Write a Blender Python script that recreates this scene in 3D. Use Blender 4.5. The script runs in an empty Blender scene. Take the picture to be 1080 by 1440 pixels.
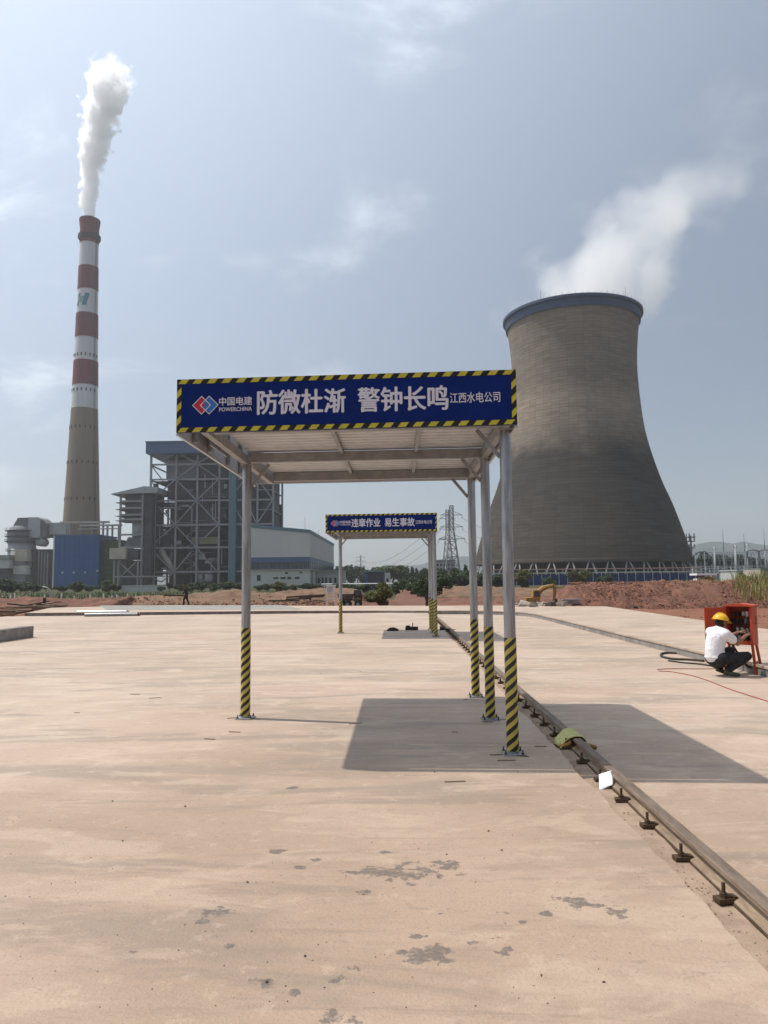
import bpy, bmesh, math, random
from math import sin, cos, pi, radians, sqrt, atan2
from mathutils import Vector, Matrix, noise

random.seed(7)
SC = bpy.context.scene
COL = SC.collection

# ------------------------------------------------------------------ camera
F_PX = 1040.0                                   # focal length in pixels of a 1080 x 1440 frame (26 mm equivalent)
YAW, PITCH, ROLL, EYE = radians(1.10), radians(5.38), radians(0.6), 1.6
fwd = Vector((-sin(YAW) * cos(PITCH), cos(YAW) * cos(PITCH), sin(PITCH)))
rgt0 = Vector((cos(YAW), sin(YAW), 0))
up0 = rgt0.cross(fwd)
rgt = rgt0 * cos(ROLL) - up0 * sin(ROLL)
upv = up0 * cos(ROLL) + rgt0 * sin(ROLL)
cam_d = bpy.data.cameras.new('camera')
cam_d.sensor_fit = 'VERTICAL'
cam_d.sensor_height = 36.0
cam_d.lens = 36.0 * F_PX / 1440.0
cam_d.clip_start = 0.05
cam_d.clip_end = 20000
cam = bpy.data.objects.new('camera', cam_d)
m3 = Matrix((rgt, upv, -fwd)).transposed()
cam.matrix_world = Matrix.Translation((0, 0, EYE)) @ m3.to_4x4()
COL.objects.link(cam)
SC.camera = cam

# ------------------------------------------------------------------ sky, sun, exposure
SUN = Vector((-0.535, 0.14, 1.0)).normalized()
sun_el = math.asin(SUN.z)
sun_az = atan2(SUN.x, SUN.y)
W = bpy.data.worlds.new('World')
SC.world = W
W.use_nodes = True
wn, wl = W.node_tree.nodes, W.node_tree.links
wn.clear()


def N(nodes, typ, **kw):
    n = nodes.new(typ)
    for k, v in kw.items():
        if k.startswith('i_'):
            key = k[2:]
            n.inputs[int(key) if key.isdigit() else key.replace('_', ' ')].default_value = v
        else:
            setattr(n, k, v)
    return n


w_out = N(wn, 'ShaderNodeOutputWorld')
w_bg = N(wn, 'ShaderNodeBackground')
w_bg.inputs['Strength'].default_value = 0.126
w_sky = N(wn, 'ShaderNodeTexSky', sky_type='NISHITA')
w_sky.sun_disc = False
w_sky.sun_elevation = sun_el
w_sky.sun_rotation = sun_az
w_sky.altitude = 50
w_sky.air_density = 1.0
w_sky.dust_density = 1.6
w_sky.ozone_density = 1.0
# thin high cloud over the whole dome
w_tc = N(wn, 'ShaderNodeTexCoord')
w_sep = N(wn, 'ShaderNodeSeparateXYZ')
wl.new(w_tc.outputs['Generated'], w_sep.inputs[0])
w_add = N(wn, 'ShaderNodeMath', operation='ADD', i_1=0.22)
wl.new(w_sep.outputs['Z'], w_add.inputs[0])
w_mx = N(wn, 'ShaderNodeMath', operation='MAXIMUM', i_1=0.05)
wl.new(w_add.outputs[0], w_mx.inputs[0])
w_cmb = N(wn, 'ShaderNodeCombineXYZ')
for k, ax in enumerate('XY'):
    d = N(wn, 'ShaderNodeMath', operation='DIVIDE')
    wl.new(w_sep.outputs[ax], d.inputs[0])
    wl.new(w_mx.outputs[0], d.inputs[1])
    wl.new(d.outputs[0], w_cmb.inputs[k])
w_map = N(wn, 'ShaderNodeMapping')
w_map.inputs['Location'].default_value = (8.3, 5.1, 0)
w_map.inputs['Scale'].default_value = (1.0, 1.15, 1)
wl.new(w_cmb.outputs[0], w_map.inputs['Vector'])
w_n = N(wn, 'ShaderNodeTexNoise', i_Scale=2.1, i_Detail=7.0, i_Roughness=0.58, i_Distortion=0.35)
wl.new(w_map.outputs[0], w_n.inputs['Vector'])
w_r = N(wn, 'ShaderNodeMapRange', interpolation_type='SMOOTHSTEP')
w_r.inputs['From Min'].default_value = 0.50
w_r.inputs['From Max'].default_value = 0.74
w_r.inputs['To Min'].default_value = 0.52
w_r.inputs['To Max'].default_value = 0.88
wl.new(w_n.outputs['Fac'], w_r.inputs['Value'])
w_mix = N(wn, 'ShaderNodeMix', data_type='RGBA')
wl.new(w_r.outputs[0], w_mix.inputs['Factor'])
# sunlit haze and thin cloud glow towards the sun (forward scattering)
w_nrm = N(wn, 'ShaderNodeVectorMath', operation='NORMALIZE')
wl.new(w_tc.outputs['Generated'], w_nrm.inputs[0])
w_dot = N(wn, 'ShaderNodeVectorMath', operation='DOT_PRODUCT')
w_dot.inputs[1].default_value = tuple(SUN)
wl.new(w_nrm.outputs[0], w_dot.inputs[0])
w_d0 = N(wn, 'ShaderNodeMath', operation='MAXIMUM', i_1=0.0)
wl.new(w_dot.outputs['Value'], w_d0.inputs[0])
w_pw = N(wn, 'ShaderNodeMath', operation='POWER', i_1=2.2)
wl.new(w_d0.outputs[0], w_pw.inputs[0])
w_gl = N(wn, 'ShaderNodeMath', operation='MULTIPLY_ADD', i_1=2.2, i_2=0.42)
wl.new(w_pw.outputs[0], w_gl.inputs[0])
w_cl = N(wn, 'ShaderNodeVectorMath', operation='SCALE')
w_cl.inputs[0].default_value = (5.05, 5.65, 6.3)
w_cb = N(wn, 'ShaderNodeMath', operation='MULTIPLY_ADD', i_1=0.85, i_2=0.56)
wl.new(w_r.outputs[0], w_cb.inputs[0])
w_cm = N(wn, 'ShaderNodeMath', operation='MULTIPLY')
wl.new(w_gl.outputs[0], w_cm.inputs[0])
wl.new(w_cb.outputs[0], w_cm.inputs[1])
wl.new(w_cm.outputs[0], w_cl.inputs['Scale'])
wl.new(w_cl.outputs[0], w_mix.inputs['B'])
wl.new(w_sky.outputs[0], w_mix.inputs['A'])
wl.new(w_mix.outputs['Result'], w_bg.inputs['Color'])
wl.new(w_bg.outputs[0], w_out.inputs['Surface'])

sun_d = bpy.data.lights.new('sun', 'SUN')
sun_d.energy = 3.9
sun_d.angle = radians(0.6)
sun_d.color = (1.0, 0.93, 0.84)
sun = bpy.data.objects.new('sun', sun_d)
sun.rotation_euler = SUN.to_track_quat('Z', 'Y').to_euler()
sun.location = (-40, 20, 80)
COL.objects.link(sun)

SC.view_settings.view_transform = 'Standard'
SC.view_settings.look = 'None'
SC.view_settings.exposure = 0.0
SC.view_settings.gamma = 1.0
SC.view_settings.use_curve_mapping = False
SC.render.engine = 'CYCLES'
CY = SC.cycles
CY.use_denoising = True
CY.denoiser = 'OPENIMAGEDENOISE'
CY.max_bounces = 30
CY.diffuse_bounces = 3
CY.glossy_bounces = 3
CY.transmission_bounces = 3
CY.volume_bounces = 28
CY.transparent_max_bounces = 12
CY.use_adaptive_sampling = True
CY.adaptive_threshold = 0.015


# ------------------------------------------------------------------ survey helpers
def ray(px, py):
    return fwd + rgt * ((px - 540.0) / F_PX) + upv * ((720.0 - py) / F_PX)


def at(px, py, Y):
    """the place at distance Y (metres along the rail) seen at a pixel of the photograph"""
    d = ray(px, py)
    return Vector((0, 0, EYE)) + d * (Y / d.y)


def on(px, py, z=0.0):
    d = ray(px, py)
    return Vector((0, 0, EYE)) + d * ((z - EYE) / d.z)


def fb(x, y, z=0.0, o=5):
    return noise.fractal(Vector((x, y, z)), 1.0, 2.0, o)


# ------------------------------------------------------------------ materials
MATS = {}


def mat(name, col, rough=0.8, metal=0.0, var=0.0, scale=4.0, bump=0.0, bscale=None, col2=None, stretch=(1, 1, 1),
        spec=0.3, detail=6.0, lo=0.35, hi=0.65, bdist=0.02, coords='Object'):
    m = bpy.data.materials.new(name)
    MATS[name] = m
    m.use_nodes = True
    nt = m.node_tree
    n, l = nt.nodes, nt.links
    b = n['Principled BSDF']
    b.inputs['Roughness'].default_value = rough
    b.inputs['Metallic'].default_value = metal
    b.inputs['Specular IOR Level'].default_value = spec
    c = (*col, 1)
    if var <= 0 and col2 is None and bump <= 0:
        b.inputs['Base Color'].default_value = c
        return m
    tc = N(n, 'ShaderNodeTexCoord')
    mp = N(n, 'ShaderNodeMapping')
    mp.inputs['Scale'].default_value = stretch
    l.new(tc.outputs[coords], mp.inputs['Vector'])
    tx = N(n, 'ShaderNodeTexNoise', i_Scale=scale, i_Detail=detail, i_Roughness=0.6)
    l.new(mp.outputs[0], tx.inputs['Vector'])
    mr = N(n, 'ShaderNodeMapRange')
    mr.inputs['From Min'].default_value = lo
    mr.inputs['From Max'].default_value = hi
    l.new(tx.outputs['Fac'], mr.inputs['Value'])
    mx = N(n, 'ShaderNodeMix', data_type='RGBA')
    if col2 is None:
        col2 = tuple(x * (1 - var) for x in col)
        c = (*[min(1, x * (1 + var)) for x in col], 1)
    mx.inputs['A'].default_value = (*col2, 1)
    mx.inputs['B'].default_value = c
    l.new(mr.outputs[0], mx.inputs['Factor'])
    l.new(mx.outputs['Result'], b.inputs['Base Color'])
    if bump > 0:
        t2 = N(n, 'ShaderNodeTexNoise', i_Scale=bscale or scale * 6, i_Detail=8.0, i_Roughness=0.65)
        l.new(mp.outputs[0], t2.inputs['Vector'])
        bp = N(n, 'ShaderNodeBump', i_Strength=bump, i_Distance=bdist)
        l.new(t2.outputs['Fac'], bp.inputs['Height'])
        l.new(bp.outputs[0], b.inputs['Normal'])
    return m


mat('galvanised', (0.33, 0.345, 0.36), rough=0.36, metal=0.9, var=0.28, scale=26, bump=0.06, stretch=(1, 1, 0.10))
mat('galv_dull', (0.29, 0.30, 0.31), rough=0.55, metal=0.35, var=0.15, scale=8, bump=0.05)
mat('sheet', (0.50, 0.52, 0.55), rough=0.45, metal=0.35, var=0.08, scale=5)
mat('sign_blue', (0.003, 0.017, 0.128), rough=0.45, var=0.08, scale=3, spec=0.12, bump=0.12, bscale=2.2, bdist=0.05)
mat('sign_white', (0.62, 0.61, 0.68), rough=0.5)
mat('hazard_yellow', (0.50, 0.44, 0.045), rough=0.5, var=0.08, scale=9)
mat('hazard_black', (0.012, 0.012, 0.014), rough=0.5)
mat('logo_red', (0.52, 0.02, 0.04), rough=0.5)
mat('logo_blue', (0.03, 0.16, 0.45), rough=0.5)
mat('rust_rail', (0.20, 0.135, 0.09), rough=0.62, metal=0.25, col2=(0.10, 0.07, 0.05), scale=9, bump=0.25, stretch=(3, 0.4, 3), bscale=40)
mat('rust_dark', (0.085, 0.055, 0.035), rough=0.7, metal=0.2, var=0.35, scale=40, bump=0.2)
mat('bed', (0.40, 0.295, 0.215), rough=0.9, col2=(0.29, 0.205, 0.148), scale=5, bump=0.5, bscale=40)
mat('kerb', (0.24, 0.225, 0.21), rough=0.9, var=0.25, scale=3, bump=0.3)
mat('grey_patch', (0.27, 0.26, 0.235), rough=0.9, var=0.2, scale=1.5, bump=0.3)
mat('earth', (0.235, 0.110, 0.072), rough=0.95, col2=(0.125, 0.060, 0.042), scale=1.3, bump=1.0, bscale=6, bdist=0.15)
mat('earth_brown', (0.235, 0.145, 0.088), rough=0.95, col2=(0.135, 0.080, 0.052), scale=0.9, bump=0.8, bscale=6, bdist=0.15)
mat('clod', (0.20, 0.094, 0.062), rough=0.95, var=0.4, scale=1.2, bump=0.5)
mat('bark', (0.09, 0.065, 0.045), rough=0.9, var=0.3, scale=6, bump=0.4)
mat('leaf_dark', (0.045, 0.075, 0.028), rough=0.7, var=0.35, scale=0.9)
mat('leaf_mid', (0.07, 0.105, 0.035), rough=0.7, var=0.35, scale=0.9)
mat('leaf_olive', (0.125, 0.125, 0.032), rough=0.7, var=0.35, scale=0.9)
mat('leaf_reed', (0.20, 0.195, 0.06), rough=0.8, var=0.4, scale=3)
mat('tower_rim', (0.032, 0.060, 0.125), rough=0.6, var=0.12, scale=0.2)
mat('fence_blue', (0.012, 0.035, 0.11), rough=0.5, var=0.1, scale=0.3)
mat('pipe_red', (0.24, 0.15, 0.13), rough=0.7)
mat('tower_leg', (0.24, 0.235, 0.225), rough=0.85, var=0.12, scale=0.3)
mat('tower_inside', (0.022, 0.020, 0.02), rough=0.9, var=0.2, scale=0.3)
mat('ch_red', (0.150, 0.042, 0.042), rough=0.75, var=0.16, scale=0.25, stretch=(1, 1, 0.12))
mat('ch_white', (0.56, 0.57, 0.58), rough=0.75, var=0.10, scale=0.25, stretch=(1, 1, 0.12))
mat('ch_concrete', (0.225, 0.178, 0.130), rough=0.9, var=0.16, scale=0.12, stretch=(1, 1, 0.08), bump=0.2)
mat('ch_dark', (0.06, 0.045, 0.045), rough=0.85, var=0.1, scale=1)
mat('logo_teal', (0.035, 0.20, 0.29), rough=0.7)
mat('clad_blue', (0.015, 0.080, 0.235), rough=0.5, var=0.10, scale=0.1)
mat('clad_blue2', (0.065, 0.118, 0.215), rough=0.5, var=0.08, scale=0.1)
mat('clad_teal', (0.07, 0.165, 0.21), rough=0.5, var=0.10, scale=0.1)
mat('clad_grey', (0.50, 0.49, 0.48), rough=0.6, var=0.05, scale=0.06)
mat('clad_pale', (0.44, 0.45, 0.42), rough=0.7, var=0.06, scale=0.1)
mat('duct_grey', (0.36, 0.37, 0.39), rough=0.6, var=0.10, scale=0.15)
mat('duct_dark', (0.15, 0.155, 0.165), rough=0.7, var=0.18, scale=0.15)
mat('steel_frame', (0.25, 0.255, 0.265), rough=0.6, var=0.10, scale=0.3)
mat('boiler_body', (0.060, 0.063, 0.070), rough=0.75, var=0.35, scale=0.18)
mat('olive_clad', (0.17, 0.17, 0.09), rough=0.7, var=0.15, scale=0.3)
mat('beige_clad', (0.42, 0.37, 0.31), rough=0.7, var=0.1, scale=0.3)
mat('glass_dark', (0.03, 0.04, 0.055), rough=0.15, spec=0.6)
mat('window_dark', (0.02, 0.022, 0.026), rough=0.3)
mat('roof_green', (0.19, 0.24, 0.22), rough=0.6, var=0.1, scale=0.2)
mat('steel_far', (0.22, 0.225, 0.235), rough=0.6)
mat('insulator', (0.55, 0.55, 0.55), rough=0.5)
mat('concrete_far', (0.46, 0.44, 0.41), rough=0.85, var=0.1, scale=0.3)
mat('white_paint', (0.75, 0.75, 0.74), rough=0.6, var=0.06, scale=3)
mat('machine_yellow', (0.31, 0.175, 0.045), rough=0.6, var=0.2, scale=2.0)
mat('machine_dark', (0.035, 0.033, 0.03), rough=0.8, var=0.3, scale=3)
mat('rubble', (0.30, 0.26, 0.22), rough=0.95, var=0.3, scale=2, bump=0.4)
mat('timber', (0.16, 0.115, 0.075), rough=0.9, var=0.35, scale=2, bump=0.3, stretch=(1, 6, 6))
mat('timber_dark', (0.07, 0.055, 0.042), rough=0.9, var=0.35, scale=2, bump=0.3)
mat('box_orange', (0.47, 0.062, 0.022), rough=0.45, col2=(0.38, 0.055, 0.024), scale=7, bump=0.05)
mat('box_inside', (0.30, 0.06, 0.025), rough=0.6, var=0.15, scale=8)
mat('black_rubber', (0.018, 0.017, 0.017), rough=0.7)
mat('grey_cable', (0.045, 0.040, 0.036), rough=0.8)
mat('red_cable', (0.28, 0.06, 0.04), rough=0.7)
mat('skin', (0.27, 0.13, 0.075), rough=0.55, var=0.10, scale=14)
mat('hair', (0.012, 0.010, 0.009), rough=0.6)
mat('shirt', (0.80, 0.79, 0.83), rough=0.85, var=0.03, scale=10, bump=0.8, bscale=9, bdist=0.05)
mat('trousers', (0.025, 0.024, 0.026), rough=0.9, var=0.2, scale=9, bump=0.4, bscale=16, bdist=0.03)
mat('shoe', (0.09, 0.085, 0.06), rough=0.8, var=0.2, scale=20)
mat('hat_yellow', (0.78, 0.43, 0.012), rough=0.35, spec=0.5)
mat('work_dark', (0.045, 0.03, 0.035), rough=0.9, var=0.3, scale=7)
mat('work_blue', (0.05, 0.045, 0.06), rough=0.9, var=0.3, scale=7)
mat('paper', (0.82, 0.83, 0.87), rough=0.8)
mat('cloth_yellow', (0.52, 0.49, 0.20), rough=0.85, var=0.15, scale=16, bump=0.3)
mat('cloth_brown', (0.30, 0.17, 0.05), rough=0.85, var=0.2, scale=16)
mat('hill', (0.032, 0.045, 0.038), rough=0.95, var=0.3, scale=0.01)
mat('tool_dark', (0.03, 0.028, 0.027), rough=0.6, metal=0.3, var=0.3, scale=20)
mat('door_grey', (0.2, 0.21, 0.22), rough=0.6)


def rail_mat():
    """worn grey-brown running surface, dusty rust on the flanks and foot"""
    m = bpy.data.materials.new('rail_steel')
    MATS['rail_steel'] = m
    m.use_nodes = True
    n, l = m.node_tree.nodes, m.node_tree.links
    b = n['Principled BSDF']
    g = N(n, 'ShaderNodeNewGeometry')
    mp = N(n, 'ShaderNodeMapping')
    mp.inputs['Scale'].default_value = (4, 0.6, 4)
    l.new(g.outputs['Position'], mp.inputs['Vector'])
    nz = N(n, 'ShaderNodeTexNoise', i_Scale=6.0, i_Detail=6.0, i_Roughness=0.7)
    l.new(mp.outputs[0], nz.inputs['Vector'])
    cols = []
    for a, c in (((0.17, 0.115, 0.075), (0.34, 0.255, 0.175)), ((0.115, 0.080, 0.056), (0.225, 0.165, 0.118))):
        x = N(n, 'ShaderNodeMix', data_type='RGBA')
        x.inputs['A'].default_value = (*a, 1)
        x.inputs['B'].default_value = (*c, 1)
        r = N(n, 'ShaderNodeMapRange')
        r.inputs['From Min'].default_value = 0.35
        r.inputs['From Max'].default_value = 0.65
        l.new(nz.outputs['Fac'], r.inputs['Value'])
        l.new(r.outputs[0], x.inputs['Factor'])
        cols.append(x.outputs['Result'])
    s = N(n, 'ShaderNodeSeparateXYZ')
    l.new(g.outputs['Position'], s.inputs[0])
    top = N(n, 'ShaderNodeMath', operation='GREATER_THAN', i_1=0.050)
    l.new(s.outputs['Z'], top.inputs[0])
    mx = N(n, 'ShaderNodeMix', data_type='RGBA')
    l.new(top.outputs[0], mx.inputs['Factor'])
    l.new(cols[0], mx.inputs['A'])
    l.new(cols[1], mx.inputs['B'])
    l.new(mx.outputs['Result'], b.inputs['Base Color'])
    mt = N(n, 'ShaderNodeMath', operation='MULTIPLY', i_1=0.08)
    l.new(top.outputs[0], mt.inputs[0])
    l.new(mt.outputs[0], b.inputs['Metallic'])
    b.inputs['Roughness'].default_value = 0.6
    n2 = N(n, 'ShaderNodeTexNoise', i_Scale=40.0, i_Detail=5.0, i_Roughness=0.7)
    l.new(g.outputs['Position'], n2.inputs['Vector'])
    bp = N(n, 'ShaderNodeBump', i_Strength=0.4, i_Distance=0.01)
    l.new(n2.outputs['Fac'], bp.inputs['Height'])
    l.new(bp.outputs[0], b.inputs['Normal'])


rail_mat()


def concrete_mat():
    m = bpy.data.materials.new('concrete')
    MATS['concrete'] = m
    m.use_nodes = True
    nt = m.node_tree
    n, l = nt.nodes, nt.links
    b = n['Principled BSDF']
    b.inputs['Specular IOR Level'].default_value = 0.40
    g = N(n, 'ShaderNodeNewGeometry')
    pos = g.outputs['Position']

    def noise_n(scale, stretch=(1, 1, 1), detail=4.0, rough=0.6, dist=0.0, off=(0, 0, 0)):
        mp = N(n, 'ShaderNodeMapping')
        mp.inputs['Scale'].default_value = stretch
        mp.inputs['Location'].default_value = off
        l.new(pos, mp.inputs['Vector'])
        t = N(n, 'ShaderNodeTexNoise', i_Scale=scale, i_Detail=detail, i_Roughness=rough, i_Distortion=dist)
        l.new(mp.outputs[0], t.inputs['Vector'])
        return t.outputs['Fac']

    def rng(src, a, c, lo=0.0, hi=1.0, smooth=True):
        r = N(n, 'ShaderNodeMapRange')
        if smooth:
            r.interpolation_type = 'SMOOTHSTEP'
        r.inputs['From Min'].default_value = a
        r.inputs['From Max'].default_value = c
        r.inputs['To Min'].default_value = lo
        r.inputs['To Max'].default_value = hi
        l.new(src, r.inputs['Value'])
        return r.outputs[0]

    def mixc(fac, A, B, bt='MIX'):
        x = N(n, 'ShaderNodeMix', data_type='RGBA', blend_type=bt)
        l.new(fac, x.inputs['Factor'])
        for k, v in (('A', A), ('B', B)):
            if isinstance(v, tuple):
                x.inputs[k].default_value = (*v, 1)
            else:
                l.new(v, x.inputs[k])
        return x.outputs['Result']

    def math_n(op, a, c):
        x = N(n, 'ShaderNodeMath', operation=op)
        for k, v in enumerate((a, c)):
            if isinstance(v, (int, float)):
                x.inputs[k].default_value = v
            else:
                l.new(v, x.inputs[k])
        return x.outputs[0]

    # broad tone: pale buff, pinkish drifts, greyer sweeps
    c = mixc(rng(noise_n(0.33, detail=4), 0.36, 0.66), (0.405, 0.305, 0.221), (0.497, 0.380, 0.291))
    c = mixc(rng(noise_n(0.21, (0.6, 1.6, 1), 3, off=(4, 9, 0)), 0.52, 0.74, 0, 0.75), c, (0.472, 0.326, 0.254))
    c = mixc(rng(noise_n(0.9, (0.35, 1.5, 1), 5, 0.65, 0.7, (11, 3, 0)), 0.50, 0.62, 0, 0.80), c, (0.326, 0.259, 0.201))
    c = mixc(rng(noise_n(1.7, (0.5, 1.3, 1), 5, 0.6, 0.9, (1, 23, 0)), 0.52, 0.63, 0, 0.50), c, (0.566, 0.453, 0.347))
    # trowel sweeps across the slab
    c = mixc(rng(noise_n(2.0, (0.28, 2.0, 1), 5, 0.7, 1.1, (7, 7, 0)), 0.56, 0.68, 0, 0.55), c, (0.298, 0.235, 0.182))
    c = mixc(rng(noise_n(7, (0.22, 1.0, 1), 4, 0.7, 0.9, (17, 2, 0)), 0.58, 0.72, 0, 0.38), c, (0.313, 0.244, 0.191))
    c = mixc(rng(noise_n(5, (1, 1, 1), 5, 0.7, 0.0, (31, 12, 0)), 0.56, 0.65, 0, 0.38), c, (0.586, 0.470, 0.362))
    # fine grit
    c = mixc(rng(noise_n(60, detail=2, rough=0.7), 0.56, 0.72, 0, 0.40), c, (0.283, 0.221, 0.170))
    c = mixc(rng(noise_n(24, (1, 1.4, 1), 3, 0.7, 0, (2, 2, 0)), 0.64, 0.70, 0, 0.60), c, (0.235, 0.179, 0.144))
    c = mixc(rng(noise_n(13, (0.7, 1.2, 1), 5, 0.7, 0.6, (41, 5, 0)), 0.58, 0.66, 0, 0.42), c, (0.311, 0.253, 0.202))
    # the slab turns browner and darker towards its near end, with a ragged transition
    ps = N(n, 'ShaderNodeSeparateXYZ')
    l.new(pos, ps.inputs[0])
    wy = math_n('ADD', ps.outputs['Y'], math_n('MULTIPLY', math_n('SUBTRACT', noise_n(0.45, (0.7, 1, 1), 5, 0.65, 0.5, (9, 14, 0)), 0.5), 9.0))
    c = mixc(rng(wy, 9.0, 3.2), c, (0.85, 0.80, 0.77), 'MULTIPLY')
    # damp patches of their own shape, where the photograph has them
    spots = [(562, 1228, .30, .085), (535, 1232, .10, .04), (628, 1216, .11, .055), (645, 1230, .06, .02), (512, 1254, .07, .022),
             (610, 1342, .12, .045), (585, 1350, .10, .025), (708, 1338, .055, .03), (664, 1330, .045, .03), (565, 1339, .03, .012),
             (808, 1266, .115, .05), (868, 1283, .11, .03), (835, 1273, .05, .016), (768, 1284, .06, .02), (710, 1283, .05, .02), (732, 1296, .035, .02),
             (482, 1369, .06, .03), (378, 1382, .07, .035), (412, 1396, .03, .015), (472, 1424, .06, .035), (500, 1436, .05, .02),
             (386, 1198, .06, .03), (425, 1219, .06, .02), (445, 1210, .05, .02), (315, 1283, .10, .04), (283, 1296, .05, .02), (325, 1330, .05, .02),
             (184, 1338, .04, .02), (410, 1108, .06, .025), (542, 1199, .07, .02), (620, 1285, .03, .012), (590, 1318, .05, .02)]
    dmin = None
    for sx, sy, rx, ry in spots:
        p = on(sx, sy)
        ry2 = ry * 1.9
        s = N(n, 'ShaderNodeVectorMath', operation='SUBTRACT')
        l.new(pos, s.inputs[0])
        s.inputs[1].default_value = (p.x, p.y, 0)
        sc = N(n, 'ShaderNodeVectorMath', operation='MULTIPLY')
        l.new(s.outputs[0], sc.inputs[0])
        sc.inputs[1].default_value = (1 / rx, 1 / ry2, 0)
        ln = N(n, 'ShaderNodeVectorMath', operation='LENGTH')
        l.new(sc.outputs[0], ln.inputs[0])
        dmin = ln.outputs['Value'] if dmin is None else math_n('MINIMUM', dmin, ln.outputs['Value'])
    warp = math_n('MULTIPLY', math_n('SUBTRACT', noise_n(9, detail=5, rough=0.68), 0.5), 5.0)
    stain = rng(math_n('ADD', dmin, warp), 0.70, 0.42, 0, 1)
    stain = math_n('MULTIPLY', stain, rng(noise_n(30, detail=3, off=(5, 5, 0)), 0.30, 0.55, 0.45, 0.85))
    c = mixc(stain, c, (0.135, 0.112, 0.094))
    l.new(c, b.inputs['Base Color'])
    rr = N(n, 'ShaderNodeMapRange')
    rr.inputs['To Min'].default_value = 0.62
    rr.inputs['To Max'].default_value = 0.5
    l.new(stain, rr.inputs['Value'])
    l.new(rr.outputs[0], b.inputs['Roughness'])
    h = math_n('ADD', math_n('MULTIPLY', noise_n(1.4, (0.4, 1.8, 1), 3, 0.6, 0.0, (3, 3, 0)), 0.05), math_n('MULTIPLY', noise_n(55, detail=2, rough=0.7), 0.007))
    h = math_n('ADD', h, math_n('MULTIPLY', noise_n(8, (0.5, 1.6, 1), 4, 0.65), 0.020))
    bp = N(n, 'ShaderNodeBump', i_Strength=0.55, i_Distance=1.0)
    l.new(h, bp.inputs['Height'])
    l.new(bp.outputs[0], b.inputs['Normal'])


concrete_mat()


def ground_mat():
    m = bpy.data.materials.new('ground_soil')
    MATS['ground_soil'] = m
    m.use_nodes = True
    nt = m.node_tree
    n, l = nt.nodes, nt.links
    b = n['Principled BSDF']
    b.inputs['Roughness'].default_value = 0.95
    b.inputs['Specular IOR Level'].default_value = 0.1
    g = N(n, 'ShaderNodeNewGeometry')
    t1 = N(n, 'ShaderNodeTexNoise', i_Scale=0.6, i_Detail=8.0, i_Roughness=0.65)
    l.new(g.outputs['Position'], t1.inputs['Vector'])
    t2 = N(n, 'ShaderNodeTexNoise', i_Scale=0.03, i_Detail=6.0, i_Roughness=0.6)
    l.new(g.outputs['Position'], t2.inputs['Vector'])
    a = N(n, 'ShaderNodeMix', data_type='RGBA')
    a.inputs['A'].default_value = (0.135, 0.062, 0.042, 1)
    a.inputs['B'].default_value = (0.30, 0.145, 0.09, 1)
    l.new(t1.outputs['Fac'], a.inputs['Factor'])
    gr = N(n, 'ShaderNodeMix', data_type='RGBA')
    gr.inputs['A'].default_value = (0.03, 0.042, 0.018, 1)
    gr.inputs['B'].default_value = (0.085, 0.085, 0.04, 1)
    l.new(t1.outputs['Fac'], gr.inputs['Factor'])
    sp = N(n, 'ShaderNodeSeparateXYZ')
    l.new(g.outputs['Position'], sp.inputs[0])
    mr = N(n, 'ShaderNodeMapRange', interpolation_type='SMOOTHSTEP')
    mr.inputs['From Min'].default_value = 66
    mr.inputs['From Max'].default_value = 90
    l.new(sp.outputs['Y'], mr.inputs['Value'])
    ml = N(n, 'ShaderNodeMapRange', interpolation_type='SMOOTHSTEP')
    ml.inputs['From Min'].default_value = 0.28
    ml.inputs['From Max'].default_value = 0.42
    l.new(t2.outputs['Fac'], ml.inputs['Value'])
    mm = N(n, 'ShaderNodeMath', operation='MULTIPLY')
    l.new(mr.outputs[0], mm.inputs[0])
    l.new(ml.outputs[0], mm.inputs[1])
    x = N(n, 'ShaderNodeMix', data_type='RGBA')
    l.new(mm.outputs[0], x.inputs['Factor'])
    l.new(a.outputs['Result'], x.inputs['A'])
    l.new(gr.outputs['Result'], x.inputs['B'])
    l.new(x.outputs['Result'], b.inputs['Base Color'])
    bp = N(n, 'ShaderNodeBump', i_Strength=0.7, i_Distance=0.25)
    l.new(t1.outputs['Fac'], bp.inputs['Height'])
    l.new(bp.outputs[0], b.inputs['Normal'])


ground_mat()


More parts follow.
